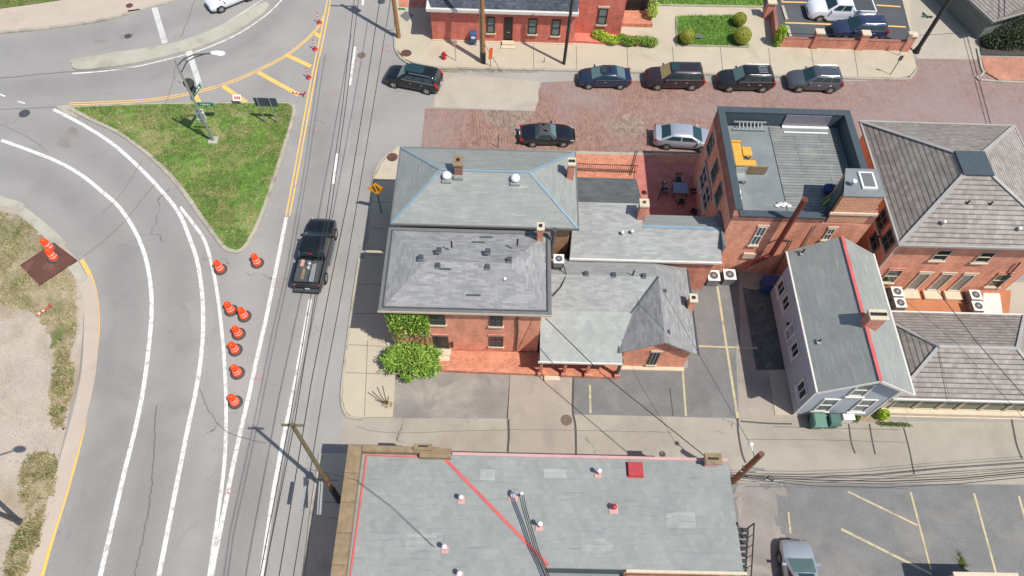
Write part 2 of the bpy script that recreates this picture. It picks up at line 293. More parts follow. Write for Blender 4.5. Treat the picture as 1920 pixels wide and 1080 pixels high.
# ---------------------------------------------------------------- mesh helpers
def wpos(o):
    p = Vector((0, 0, 0))
    while o is not None: p += o.location; o = o.parent
    return p
def props(o, label=None, cat=None, group=None, kind=None):
    if label: o['label'] = label
    if cat: o['category'] = cat
    if group: o['group'] = group
    if kind: o['kind'] = kind
    return o
def thing(name, label, cat, loc=(0, 0, 0), group=None):
    o = bpy.data.objects.new(name, None); col.objects.link(o); o.location = loc; o.empty_display_size = .3
    return props(o, label, cat, group)
class MB:
    def __init__(s): s.v = []; s.f = []; s.mi = []; s.sm = []
    def add(s, v, f, mi=0, sm=False):
        o = len(s.v); s.v += [Vector(p) for p in v]
        for q in f: s.f.append([i + o for i in q]); s.mi.append(mi); s.sm.append(sm)
        return s
    def box(s, x0, x1, y0, y1, z0, z1, mi=0):
        v = [(x, y, z) for z in (z0, z1) for y in (y0, y1) for x in (x0, x1)]
        return s.add(v, [(0, 2, 3, 1), (4, 5, 7, 6), (0, 1, 5, 4), (2, 6, 7, 3), (0, 4, 6, 2), (1, 3, 7, 5)], mi)
    def bar(s, a, b, w, t, mi=0, up=(0, 0, 1)):
        """box from a to b, w wide, t thick, centred on the line"""
        a, b = Vector(a), Vector(b); d = (b - a).normalized(); u = Vector(up)
        if abs(d.dot(u)) > .98: u = Vector((1, 0, 0))
        sd_ = d.cross(u).normalized() * w / 2; up_ = sd_.cross(d).normalized() * t / 2
        v = [p + i * sd_ + j * up_ for p in (a, b) for i, j in ((-1, -1), (1, -1), (1, 1), (-1, 1))]
        return s.add(v, [(0, 1, 2, 3), (7, 6, 5, 4), (0, 4, 5, 1), (1, 5, 6, 2), (2, 6, 7, 3), (3, 7, 4, 0)], mi)
    def prism(s, pts, z0, z1, mi=0, bottom=True):
        n = len(pts); p = [Vector((q[0], q[1], 0)) for q in pts]
        area = sum(p[i].x * p[(i + 1) % n].y - p[(i + 1) % n].x * p[i].y for i in range(n))
        if area < 0: p.reverse()
        tr = tessellate_polygon([p])
        tr = [t if (p[t[1]] - p[t[0]]).cross(p[t[2]] - p[t[0]]).z > 0 else (t[0], t[2], t[1]) for t in tr]
        top = [(q.x, q.y, z1) for q in p]
        if z1 - z0 < 1e-6: return s.add(top, tr, mi)
        bot = [(q.x, q.y, z0) for q in p]
        f = [tuple(i + n for i in t) for t in tr] + ([tuple(reversed(t)) for t in tr] if bottom else [])
        f += [(i, (i + 1) % n, (i + 1) % n + n, i + n) for i in range(n)]
        return s.add(bot + top, f, mi)
    def cyl(s, a, b, r0, r1=None, n=12, mi=0, caps=True, sm=True):
        a, b = Vector(a), Vector(b); r1 = r0 if r1 is None else r1
        d = (b - a).normalized(); u = Vector((1, 0, 0)) if abs(d.x) < .9 else Vector((0, 1, 0))
        e1 = d.cross(u).normalized(); e2 = d.cross(e1)
        v = [p + (math.cos(2 * math.pi * i / n) * e1 + math.sin(2 * math.pi * i / n) * e2) * r for p, r in ((a, r0), (b, r1)) for i in range(n)]
        s.add(v, [(i, (i + 1) % n, (i + 1) % n + n, i + n) for i in range(n)], mi, sm)
        if caps:
            s.add(v[:n], [tuple(range(n))], mi); s.add(v[n:], [tuple(reversed(range(n)))], mi)
        return s
    def tube(s, pts, r, n=6, mi=0):
        for a, b in zip(pts[:-1], pts[1:]): s.cyl(a, b, r, r, n, mi, caps=False)
        return s
    def lathe(s, prof, c=(0, 0, 0), n=20, mi=0, caps=True):
        c = Vector(c); v = [c + Vector((r * math.cos(2 * math.pi * i / n), r * math.sin(2 * math.pi * i / n), z)) for r, z in prof for i in range(n)]
        f = [(k * n + i, k * n + (i + 1) % n, (k + 1) * n + (i + 1) % n, (k + 1) * n + i) for k in range(len(prof) - 1) for i in range(n)]
        s.add(v, f, mi, True)
        if caps: s.add(v[-n:], [tuple(range(n))], mi, True)
        return s
    def ball(s, c, rx, ry=None, rz=None, n=14, mi=0):
        ry = ry or rx; rz = rz or rx; m = n // 2
        v = [Vector(c) + Vector((rx * math.sin(math.pi * j / m) * math.cos(2 * math.pi * i / n), ry * math.sin(math.pi * j / m) * math.sin(2 * math.pi * i / n), rz * math.cos(math.pi * j / m))) for j in range(m + 1) for i in range(n)]
        return s.add(v, [(j * n + i, (j + 1) * n + i, (j + 1) * n + (i + 1) % n, j * n + (i + 1) % n) for j in range(m) for i in range(n)], mi, True)
    def build(s, name, mats, parent=None, label=None, cat=None, group=None, kind=None, uv=True):
        if not isinstance(mats, (list, tuple)): mats = [mats]
        off = wpos(parent) if parent else Vector((0, 0, 0))
        me = bpy.data.meshes.new(name); me.from_pydata([tuple(p - off) for p in s.v], [], s.f)
        for m in mats: me.materials.append(m if not isinstance(m, str) else M[m])
        for i, p in enumerate(me.polygons): p.material_index = s.mi[i]; p.use_smooth = s.sm[i]
        if uv:
            L = me.uv_layers.new(name='UVMap').data
            for p in me.polygons:
                nrm = p.normal
                if abs(nrm.z) > .995 or nrm.length < .5: u = Vector((1, 0, 0)); v = Vector((0, 1, 0))
                else: u = Vector((-nrm.y, nrm.x, 0)).normalized(); v = nrm.cross(u)
                for li in p.loop_indices:
                    q = s.v[me.loops[li].vertex_index]; L[li].uv = (q.dot(u), q.dot(v))
        me.update()
        o = bpy.data.objects.new(name, me); col.objects.link(o)
        if parent: o.parent = parent
        return props(o, label, cat, group, kind)
def copytree(o, parent=None):
    c = o.copy(); col.objects.link(c)
    if parent: c.parent = parent
    for ch in o.children: copytree(ch, c)
    return c
def spline(pts, n=6, closed=False):
    P = [Vector((p[0], p[1])) for p in pts]; out = []; m = len(P)
    for i in range(m if closed else m - 1):
        a = P[(i - 1) % m] if closed or i > 0 else P[i] * 2 - P[i + 1]; b = P[i]; c = P[(i + 1) % m]
        d = P[(i + 2) % m] if closed or i + 2 < m else c * 2 - b
        for k in range(n):
            t = k / n
            out.append(.5 * ((2 * b) + (c - a) * t + (2 * a - 5 * b + 4 * c - d) * t * t + (3 * b - a - 3 * c + d) * t ** 3))
    if not closed: out.append(P[-1])
    return [(p.x, p.y) for p in out]
def gp(pts, z=0): return [at(x, y, z) for x, y in pts]
def sheet(name, pts, z, mat, smooth=0, h=0, kind='structure'):
    q = spline(pts, smooth, True) if smooth else pts
    q = gp(q)
    b = MB(); b.prism(q, z if not h else 0, z if not h else h, bottom=False)
    return b.build(name, mat, kind=kind)
RC = [0]
def ribbon(b, pts, wd, z, smooth=5, world=False, h=0):
    RC[0] += 1; z += (RC[0] % 7) * .0006
    q = pts if world else gp(spline(pts, smooth) if smooth else pts)
    q = [Vector((p[0], p[1], 0)) for p in q]; Lf, Rt = [], []
    for i, p in enumerate(q):
        d = (q[min(i + 1, len(q) - 1)] - q[max(i - 1, 0)]).normalized(); n = Vector((-d.y, d.x, 0))
        ww = wd[0] + (wd[1] - wd[0]) * i / (len(q) - 1) if isinstance(wd, tuple) else wd
        Lf.append(p + n * ww / 2); Rt.append(p - n * ww / 2)
    m = len(q); v = [(p.x, p.y, z) for p in Rt + Lf]
    b.add(v, [(i, i + 1, m + i + 1, m + i) for i in range(m - 1)])
    if h:
        v2 = [(p.x, p.y, z - h) for p in Rt + Lf] + v
        b.add(v2, [(i, i + 1, 2 * m + i + 1, 2 * m + i) for i in range(m - 1)] + [(m + i + 1, m + i, 3 * m + i, 3 * m + i + 1) for i in range(m - 1)]
              + [(0, 2 * m, 3 * m, m), (m - 1, 2 * m - 1, 4 * m - 1, 3 * m - 1)])
    return b

# ================================================================ THE SETTING
MB().prism([(-500, -500), (500, -500), (500, 500), (-500, 500)], 0, 0).build('road', 'road', kind='structure')
# lanes polished light or darkened by tyres, fading into the asphalt around them
def soft(paths, z0=.0015):
    b = MB(); wv = []; prof_ = [(-.5, 0), (-.36, .35), (-.2, .9), (0, 1), (.2, .9), (.36, .35), (.5, 0)]
    for k, (pts, wd, val) in enumerate(paths):
        q = [Vector((p.x, p.y, 0)) for p in gp(spline(pts, 8))]; n = len(q); z = z0 + k * .0002; v = []
        for i, p in enumerate(q):
            d = (q[min(i + 1, n - 1)] - q[max(i - 1, 0)]).normalized(); nn = Vector((-d.y, d.x, 0)); e = min(1, i / 5, (n - 1 - i) / 5)
            for o_, f_ in prof_: pp = p - nn * o_ * wd; v.append((pp.x, pp.y, z)); wv.append(val * f_ * e)
        b.add(v, [(i * 7 + j, i * 7 + 7 + j, i * 7 + 8 + j, i * 7 + 1 + j)[::-1] for i in range(n - 1) for j in range(6)])
    o = b.build('road', 'road', kind='structure', uv=False); a = o.data.attributes.new('wear', 'FLOAT', 'POINT'); a.data.foreach_set('value', wv)
    for p_ in o.data.polygons:
        if p_.normal.z < 0: o.data.flip_normals(); break
soft([([(-250, 300), (30, 318), (110, 348), (180, 410), (225, 480), (237, 560), (230, 660), (207, 800), (170, 940), (120, 1120), (90, 1250)], 3.4, -.13),
      ([(-150, 225), (40, 235), (140, 268), (235, 335), (290, 410), (326, 500), (336, 580), (328, 670), (302, 820), (268, 970), (230, 1120), (200, 1250)], 3.0, -.10),
      ([(372, 560), (395, 640), (400, 740), (395, 840), (372, 940), (345, 1080), (310, 1250)], 1.8, .07),
      ([(610, 60), (598, 300), (552, 520), (512, 700), (478, 860), (440, 1040), (395, 1250)], 2.6, -.12),
      ([(652, 40), (668, 200), (648, 420), (608, 640), (578, 800), (540, 960), (490, 1250)], 2.8, .07),
      ([(-250, 170), (0, 165), (160, 156), (330, 125), (440, 84), (520, 20), (570, -60)], 3.4, -.12),
      ([(-250, 110), (0, 90), (150, 76), (300, 46), (400, 8), (470, -40)], 3.0, -.08),
      ([(745, 120), (748, 200), (745, 290)], 7.5, .08), ([(548, 175), (530, 300), (490, 430), (460, 560), (440, 680), (430, 800)], 3.6, .08), ([(690, 400), (655, 560), (625, 760), (612, 900)], 2.6, .08)])
def jag(pts, n=10, amp=5):
    return [(x + random.gauss(0, amp), y + random.gauss(0, amp)) for x, y in spline(pts, n, True)]
# left vacant lot
LOT = [(-900, 250), (0, 366), (40, 386), (85, 424), (118, 458), (147, 488), (166, 523), (160, 560), (156, 620), (150, 700), (132, 770), (112, 860), (85, 950), (55, 1030), (30, 1110), (10, 1300), (-900, 1300)]
sheet('ground', LOT, .03, 'dirt', h=.06)
sheet('grassy_ground', jag([(-600, 330), (0, 402), (40, 409), (80, 444), (106, 470), (136, 504), (140, 560), (142, 620), (120, 690), (96, 640), (70, 590), (20, 575), (-100, 560), (-600, 500)], 12, 3.5), .066, 'drygrass')
for zi, p in enumerate(([(110, 640), (125, 650), (140, 700), (134, 750), (118, 800), (98, 795), (94, 750), (102, 700)], [(45, 865), (75, 850), (106, 858), (108, 900), (96, 960), (70, 1000), (48, 960), (38, 910)], [(28, 1010), (50, 970), (80, 975), (75, 1020), (50, 1080), (20, 1110), (10, 1070)])):
    sheet('grassy_ground', jag(p, 8, 4), .07 + .003 * zi, 'drygrass')
b = MB(); ribbon(b, [(-300, 320), (0, 378), (42, 398), (85, 432), (118, 463)], .75, .1, h=.1); b.build('kerb', 'median', kind='structure')
b = MB(); ribbon(b, [(157, 520), (170, 560), (172, 620), (167, 700), (150, 780), (128, 860), (102, 950), (72, 1040), (50, 1120)], .9, .075, h=.07); b.build('kerb', 'pinkpave', kind='structure')
b = MB(); b.prism(gp([(128, 503), (150, 494), (167, 522), (152, 534)]), 0, .16); b.build('kerb', 'median', kind='structure')
# top left pavement
sheet('grass', [(-600, -100), (300, -100), (115, 2), (60, 10), (0, 18), (-600, 60)], .17, 'lawn', h=.17)
sheet('pavement', [(-600, 60), (0, 19), (60, 11), (120, 2), (300, -100), (460, -100), (380, -25), (330, 0), (285, 12), (200, 36), (110, 50), (0, 61), (-600, 110)], .13, 'pinkpave', h=.13)
b = MB(); ribbon(b, [(-600, 111), (0, 62), (110, 51), (200, 37), (285, 13), (330, 1), (400, -30)], .3, .14, h=.14); b.build('kerb', 'kerb', kind='structure')
# curved median
MED = [(136, 122), (140, 113), (210, 102), (290, 90), (350, 76), (410, 52), (460, 24), (492, 8), (503, 8), (504, 16), (480, 36), (440, 62), (380, 88), (320, 105), (250, 121), (190, 129), (145, 132)]
sheet('traffic_island', MED, .15, 'median', 4, h=.15)
# grass triangle
TRI = [(132, 203), (180, 199), (290, 195), (400, 194), (490, 193), (542, 194), (555, 204), (553, 222), (538, 275), (515, 345), (492, 412), (468, 460), (452, 474), (434, 475), (416, 465), (385, 424), (330, 348), (275, 292), (220, 252), (170, 228), (140, 212)]
TRIG = [(142, 204), (180, 202), (290, 198), (400, 197), (490, 196), (540, 197), (549, 206), (546, 224), (531, 275), (508, 345), (486, 408), (463, 454), (450, 468), (438, 469), (422, 460), (392, 420), (337, 343), (282, 289), (227, 249), (175, 223), (148, 209)]
sheet('traffic_island', TRI, .12, 'kerb', 3, h=.13)
sheet('grass', TRIG, .16, 'lawn', 3, h=.16)
sheet('pavement', [(105, 200), (134, 197), (138, 212), (150, 222), (128, 216)], .05, 'kerb', h=.05)
# east sidewalk of the main road
SW = [(748, 276), (735, 288), (716, 308), (704, 332), (700, 372), (694, 430), (687, 487), (676, 487), (668, 540), (661, 590), (652, 660), (645, 715), (643, 750), (648, 772), (660, 782), (680, 784), (737, 783), (742, 697), (806, 697), (806, 560), (1000, 400), (1000, 290)]
sheet('sidewalk', SW, .14, 'concrete', h=.14)
b = MB(); ribbon(b, [(748, 275), (733, 287), (714, 307), (702, 332), (698, 372), (692, 430), (685, 487)], .16, .146, 4, h=.146)
ribbon(b, [(674, 488), (666, 540), (659, 590), (650, 660), (643, 715), (641, 750), (646, 773), (659, 784), (680, 786)], .16, .146, 4, h=.146); b.build('kerb', 'kerb', kind='structure')
sheet('sidewalk', [(603, 851), (670, 851), (700, 1200), (545, 1200), (572, 1080), (586, 960)], .14, 'concrete', h=.14)
b = MB(); ribbon(b, [(602, 851), (585, 960), (571, 1080), (552, 1180)], .16, .146, 0, h=.146); b.build('kerb', 'kerb', kind='structure')
# joints in the pavement slabs
b = MB()
for x0, y0, x1, y1 in [(655, 648, 735, 652), (650, 700, 740, 704), (690, 640, 684, 782), (664, 590, 720, 590), (672, 535, 715, 535), (690, 480, 712, 481), (696, 430, 720, 431), (700, 380, 735, 382), (704, 340, 745, 342)]:
    ribbon(b, [(x0, y0), (x1, y1)], .03, .1445, 0)
for x in (1000, 1080, 1175, 1260, 1350, 1440, 1520, 1600): ribbon(b, [(x * 1.0, 86 + (x - 1000) * .016), (x + (x - 960) * .012, 131 + (x - 1000) * .024)], .03, .1445, 0)
for x in (620, 630, 606): ribbon(b, [(x - 14, 900 + (x - 606) * 3), (x + 30, 902 + (x - 606) * 3)], .03, .1445, 0)
b.build('pavement_joint', 'tar', kind='structure')
# brick street and its mouth
BST = [(797, 203), (1003, 209), (1014, 152), (1100, 148), (1330, 152), (1600, 150), (1690, 150), (1722, 108), (1838, 112), (2400, 120), (2400, 300), (1500, 300), (1300, 291), (1080, 284), (789, 277)]
sheet('brick_street', BST, .0055, 'brickstreet')
sheet('brick_street', [(905, 206), (1003, 209), (1001, 218), (975, 236), (978, 262), (960, 250), (930, 238), (906, 226)], .009, 'setts')
sheet('brick_street', [(1150, 222), (1182, 214), (1206, 226), (1200, 250), (1170, 256), (1148, 244)], .009, 'setts', 4)
sheet('road', [(820, 134), (1010, 153), (1014, 158), (1008, 172), (1010, 185), (1003, 208), (940, 206), (813, 201)], .008, 'slab')
sheet('road', [(823, 126), (1012, 133), (1600, 146), (1690, 149), (1600, 152), (1330, 153), (1100, 150), (1012, 155), (870, 140)], .006, 'road_worn')
# north sidewalk
NS = [(742, -80), (740, 60), (743, 92), (758, 112), (790, 126), (830, 127), (1090, 132), (1560, 145), (1686, 148), (1706, 143), (1717, 128), (1709, 98), (1700, -80)]
sheet('sidewalk', NS, .13, 'concrete', h=.13)
b = MB(); ribbon(b, [(740, 60), (742, 93), (757, 114), (790, 128), (830, 129), (1090, 134), (1560, 147), (1688, 150), (1708, 145), (1719, 128)], .18, .136, 4, h=.136); b.build('kerb', 'kerb', kind='structure')
sheet('sidewalk', [(745, -60), (770, 14), (765, -80), (812, -80), (800, 17), (748, 15)], .135, 'brickpave')
sheet('alley', [(1709, 97), (1690, 0), (1675, -80), (1790, -80), (1812, 0), (1838, 76), (1832, 112), (1722, 110)], .01, 'slab')
sheet('sidewalk', [(1838, 108), (2300, 120), (2300, 160), (1872, 152), (1846, 136)], .12, 'brickpave_old', h=.12)
b = MB(); ribbon(b, [(1832, 92), (1836, 110), (1844, 137), (1870, 154), (2300, 162)], .2, .13, 4, h=.13); b.build('kerb', 'kerb', kind='structure')
sheet('planting_bed', [(1838, 78), (1900, -20), (2300, -20), (2300, 112), (1838, 104)], .1, 'soil', h=.1)
# north gardens: path, green bed, parking lot
sheet('grass', [(1233, -60), (1430, -60), (1430, 14), (1233, 12)], .2, 'clover', h=.2)
sheet('garden_bed', [(1268, 34), (1386, 32), (1388, 60), (1402, 90), (1269, 87)], .2, 'clover', h=.2)
sheet('parking_lot', [(1446, -80), (1682, -80), (1690, 0), (1708, 72), (1706, 82), (1458, 80), (1452, 40)], .14, 'lotnew', h=.14)
# brick plaza behind the street front, patio
sheet('pavement', [(750, 277), (1080, 284), (1330, 290), (1330, 296), (1080, 290), (748, 283)], .05, 'kerb', h=.05)
sheet('pavement', [(1060, 289), (1192, 292), (1186, 345), (1060, 345)], .08, 'brickpave', h=.08)
sheet('pavement', [(1192, 292), (1340, 295), (1340, 420), (1182, 420)], .08, 'brickpave2', h=.08)
sheet('pavement', [(1222, 291), (1338, 293), (1338, 308), (1222, 305)], .084, 'brickpave')
# alley and lots
sheet('alley', [(640, 786), (742, 782), (1080, 776), (1380, 786), (1485, 786), (2400, 800), (2400, 912), (1384, 906), (1365, 870), (1000, 870), (640, 850)], .008, 'alley')
sheet('parking_lot', [(736, 692), (957, 700), (952, 785), (737, 784)], .012, 'lotmix')
sheet('parking_lot', [(957, 692), (1076, 704), (1076, 852), (950, 852), (950, 785)], .012, 'lottan')
sheet('parking_lot', [(1076, 690), (1290, 690), (1380, 640), (1384, 784), (1077, 777)], .012, 'lotdark')
sheet('parking_lot', [(1290, 500), (1385, 510), (1388, 645), (1290, 690)], .014, 'lotdark')
sheet('parking_lot', [(1385, 505), (1560, 505), (1560, 790), (1420, 788), (1384, 784)], .013, 'lottan')
sheet('parking_lot', [(1392, 540), (1500, 540), (1500, 694), (1418, 694)], .017, 'gravelstrip')
sheet('pavement', [(1440, 694), (1500, 694), (1520, 780), (1453, 779)], .06, 'concrete', h=.06)
sheet('parking_lot', [(1372, 905), (2400, 912), (2400, 1300), (1330, 1300)], .012, 'lotdark')
sheet('parking_lot', jag([(1384, 912), (1470, 914), (1452, 960), (1470, 1020), (1440, 1100), (1395, 1100), (1390, 1000)], 8, 6), .016, 'lotmix')
sheet('pavement', [(1656, 540), (1895, 545), (1890, 600), (1656, 600)], .06, 'terracotta', h=.06)
sheet('pavement', [(1842, 543), (1872, 544), (1880, 600), (1842, 600)], .1, 'white', h=.1)
sheet('pavement', [(1872, 530), (2100, 530), (2100, 600), (1880, 600)], .05, 'slab', h=.05)
sheet('pavement', [(1655, 768), (2300, 786), (2300, 796), (1650, 781)], .08, 'stone', h=.08)
sheet('ground', [(1545, 770), (1670, 776), (1668, 790), (1548, 793)], .02, 'drygrass')
# ---- painted markings
b = MB(); Z = .014
ribbon(b, [(3, 263), (50, 280), (110, 304), (155, 330), (192, 360), (223, 388), (253, 433), (273, 483), (283, 540), (284, 593), (278, 660), (268, 735), (253, 807), (233, 887), (213, 973), (188, 1080), (160, 1190)], .27, Z)
ribbon(b, [(100, 205), (150, 231), (210, 269), (265, 318), (310, 366), (337, 402), (355, 445), (370, 490), (379, 550), (381, 610), (377, 670), (367, 735), (353, 800), (338, 875), (320, 967), (298, 1080), (275, 1190)], .27, Z)
ribbon(b, [(338, 388), (348, 401), (362, 419), (383, 450), (397, 495), (407, 547), (416, 620), (422, 700), (424, 787), (421, 867), (413, 935), (401, 1020), (391, 1090), (376, 1190)], .22, Z)
ribbon(b, [(537, 407), (520, 493), (500, 593), (480, 680), (466, 745), (453, 800), (437, 873), (420, 960), (404, 1040), (390, 1120), (378, 1190)], .26, Z, 0)
ribbon(b, [(582, 560), (553, 720), (533, 813), (513, 920), (490, 1080), (474, 1180)], .24, Z, 0)
ribbon(b, [(632, 288), (625, 345)], .22, Z, 0); ribbon(b, [(666, 88), (656, 160)], .2, Z, 0); ribbon(b, [(684, -60), (680, 10)], .2, Z, 0)
ribbon(b, [(136, 138), (190, 134), (250, 126), (320, 110), (380, 93), (440, 67), (485, 39), (515, 14), (535, -10), (560, -50)], .13, Z)
ribbon(b, [(140, 111), (210, 100), (290, 88), (350, 74), (410, 50), (470, 14), (500, -6)], .1, Z)
ribbon(b, [(0, 177), (10, 181)], .14, Z, 0); ribbon(b, [(33, 190), (47, 194)], .14, Z, 0)
b.build('lane_marking', 'mk_white', kind='structure')
b = MB(); Z = .018
b.prism(gp([(284, 15), (295, 14), (315, 80), (304, 83)]), Z, Z); b.prism(gp([(347, 95), (359, 93), (381, 163), (371, 166)]), Z, Z)
b.build('stop_line', 'mk_bar', kind='structure')
b = MB(); Z = .018
YL = [(153, 487), (167, 513), (178, 547), (183, 593), (181, 650), (170, 722), (150, 827), (123, 927), (100, 1002), (78, 1080), (50, 1180)]
ribbon(b, YL, .28, Z)
Y1 = [(130, 195), (230, 191), (300, 185), (370, 172), (430, 155), (490, 129), (540, 102), (575, 74), (597, 50), (608, 30)]
ribbon(b, [(x, y - 1.6) for x, y in Y1], .1, Z); ribbon(b, [(x, y + 2.2) for x, y in Y1], .1, Z)
for o in (-3.6, 3.0): ribbon(b, [(623 + o, -30), (606 + o, 60), (590 + o, 135), (575 + o, 215), (556 + o, 320), (540 + o, 405)], .11, Z)
for p in ([(537, 103), (583, 125)], [(484, 136), (560, 178)], [(418, 162), (462, 192)], [(366, 178), (374, 194)], [(590, 62), (601, 70)]): ribbon(b, p, .38, Z, 0)
b.build('lane_marking', 'mk_yellow', kind='structure')
b = MB(); Z = .02
for p, wd in (([(1345, 537), (1362, 650), (1383, 784)], .16), ([(1305, 649), (1420, 653)], .12), ([(1106, 722), (1107, 775)], .13), ([(1280, 697), (1286, 780)], .13), ([(1400, 540), (1422, 541)], .12),
              ([(1590, 922), (1720, 985)], .12), ([(1577, 992), (1747, 1077)], .14), ([(1707, 922), (1745, 1068)], .12), ([(1826, 925), (1868, 1078)], .13), ([(1910, 930), (1945, 1060)], .14), ([(1478, 960), (1482, 1000)], .1)):
    ribbon(b, p, wd, Z, 0)
b.build('parking_line', 'mk_faint', kind='structure')
b = MB(); Z = .145
for p in ([(1464, 6), (1512, 7)], [(1642, 12), (1687, 15)], [(1471, 45), (1560, 48)], [(1640, 50), (1697, 53)]): ribbon(b, p, .17, Z, 0)
b.build('parking_line', 'mk_yellow', kind='structure')
b = MB()
for x0, y0, x1, y1 in ((1467, 11, 1475, 37), (1476, 49, 1484, 74), (1464, -15, 1466, 2)): b.bar(at(x0, y0, .2), at(x1, y1, .2), .26, .12)
b.build('kerb', 'median', kind='structure')
# survey paint in the road
b = MB(); Z = .0165
def scrib(cx, cy, s=1):
    ribbon(b, [(cx - 10 * s, cy + 3), (cx - 2 * s, cy), (cx - 9 * s, cy + 8)], .07, Z, 0)
    q = [(cx + 6 * s + 9 * s * math.cos(a * .9), cy + 6 * s * math.sin(a * .9)) for a in range(7)]
    ribbon(b, q, .06, Z, 2); ribbon(b, [(cx - 4, cy + 1), (cx + 14 * s, cy + 10)], .06, Z, 0)
for cx, cy, s in ((583, 238, 1), (560, 345, 1), (520, 532, 1), (484, 707, 1), (430, 922, 1.1), (722, 90, .8), (672, 112, .7), (626, 172, .6)): scrib(cx, cy, s)
b.build('survey_marking', 'mk_pink', kind='structure')
# tar seams
b = MB(); Z = .0215
for p, wd in (([(953, 786), (954, 815), (952, 848)], .13), ([(1075, 708), (1074, 770), (1079, 800), (1080, 852)], .13), ([(1383, 784), (1384, 810), (1391, 850), (1398, 868)], .12), 
              ([(1388, 790), (1440, 794), (1485, 795)], .1), ([(1591, 795), (1596, 830), (1603, 850)], .09), ([(1630, 795), (1636, 830), (1641, 852)], .09), ([(1694, 802), (1704, 840), (1714, 890)], .08), ([(1895, 776), (1905, 830), (1916, 860)], .1), 
                    
                 ([(1256, 728), (1262, 780)], .06), ([(1450, 800), (1690, 806)], .03), ([(1700, 68), (1800, 62)], .05)):
    ribbon(b, p, wd, Z, 4)
b.build('tar_seam', 'tar', kind='structure')
b = MB()
for p, wd in (([(290, 345), (225, 425), (158, 480)], .05), ([(374, 728), (395, 775), (430, 812), (500, 832)], .07), ([(293, 760), (288, 860), (278, 960), (252, 1080)], .1), ([(0, 147), (140, 134), (250, 128)], .08), ([(140, 199), (0, 206)], .06), ([(365, 0), (350, 45), (338, 72)], .06), ([(330, 110), (325, 150), (312, 192)], .05), ([(0, 232), (60, 262), (90, 285)], .04), ([(266, 300), (230, 360), (192, 402)], .04), ([(672, 800), (700, 808), (760, 812), (860, 808), (1000, 806), (1120, 808), (1260, 811)], .04), ([(1400, 824), (1560, 826), (1700, 830)], .05), ([(1400, 912), (1520, 914), (1700, 916)], .08)):
    q = spline(p, 14); q = [(x + random.gauss(0, .9), y + random.gauss(0, .5)) for x, y in q]; ribbon(b, q, wd * .8, Z, 0)
b.build('tar_seam', 'tar_old', kind='structure')
# patches and iron covers
def disc(name, px, py, r, z, mat, n=24, sx=1):
    c = at(px, py, 0); b = MB(); b.prism([(c.x + sx * r * math.cos(2 * math.pi * i / n), c.y + r * math.sin(2 * math.pi * i / n)) for i in range(n)], 0, z); return b
def manhole(px, py, r, z, mat, label, sx=1, grp='utility covers in the ground'):
    b = disc('x', px, py, r, z, mat, sx=sx); c = at(px, py, 0)
    o = b.build('manhole_cover', mat, label=label, cat='manhole cover', group=grp)
    b2 = MB(); b2.lathe([(r * .86, z + .002), (r * .8, z + .008), (r * .5, z + .008), (r * .46, z + .002), (.001, z + .004)], (c.x, c.y, 0), 20, caps=False)
    b2.build('cover_plate', 'dgrey' if mat not in ('rust', 'iron_old') else mat, o)
manhole(46, 213, .42, .03, 'dgrey', 'dark round manhole cover at the left edge, west of the grass triangle')
manhole(1062, 788, .36, .03, 'iron_old', 'brown round cover in the alley slab south of the brick porch')
manhole(762, 102, .42, .16, 'rust', 'reddish tactile round cover at the north sidewalk corner', 1.1)
manhole(736, 297, .42, .17, 'rust', 'reddish round plate at the curved kerb by the blue-green roof', 1.0)
manhole(678, 104, .36, .03, 'iron_old', 'brown manhole cover in the main road beside the white dash')
manhole(240, 68, .3, .025, 'tar', 'worn cover in the upper left roadway')
manhole(244, 13, .3, .165, 'rust', 'round cover in the pink pavement top left')
manhole(1242, 852, .2, .03, 'dgrey', 'small dark cover in the alley behind the pale flat roof')
manhole(715, 3, .34, .03, 'tar', 'manhole cover at the top edge of the main road')
b = MB(); b.prism(gp([(133, 237), (148, 244), (147, 256), (128, 279), (105, 272), (120, 252)]), .012, .012); b.build('road_patch', 'lotmix', kind='structure')
b = MB(); b.prism(gp([(222, 66), (250, 62), (252, 68), (226, 73)]), .012, .012); b.prism(gp([(175, 76), (205, 73), (205, 78), (178, 80)]), .012, .012); b.build('road_patch', 'lotmix', kind='structure')
b = MB(); b.prism(gp([(240, 22), (262, 19), (264, 21), (242, 25)]), .0, .145); b.build('storm_drain', 'black', label='dark kerb drain slot below the pink pavement', cat='drain')
b = MB(); b.prism(gp([(750, 32), (761, 23), (776, 31), (763, 43)]), .13, .142); b.build('tactile_plate', 'gutter', label='grey diamond plate set in the sidewalk corner by the long brick building', cat='plate')
b = MB(); b.prism(gp([(40, 500), (104, 458), (147, 490), (76, 537)]), .05, .2); b.build('steel_plate', 'rust', label='rusty steel road plate lying in the dry grass', cat='steel plate')
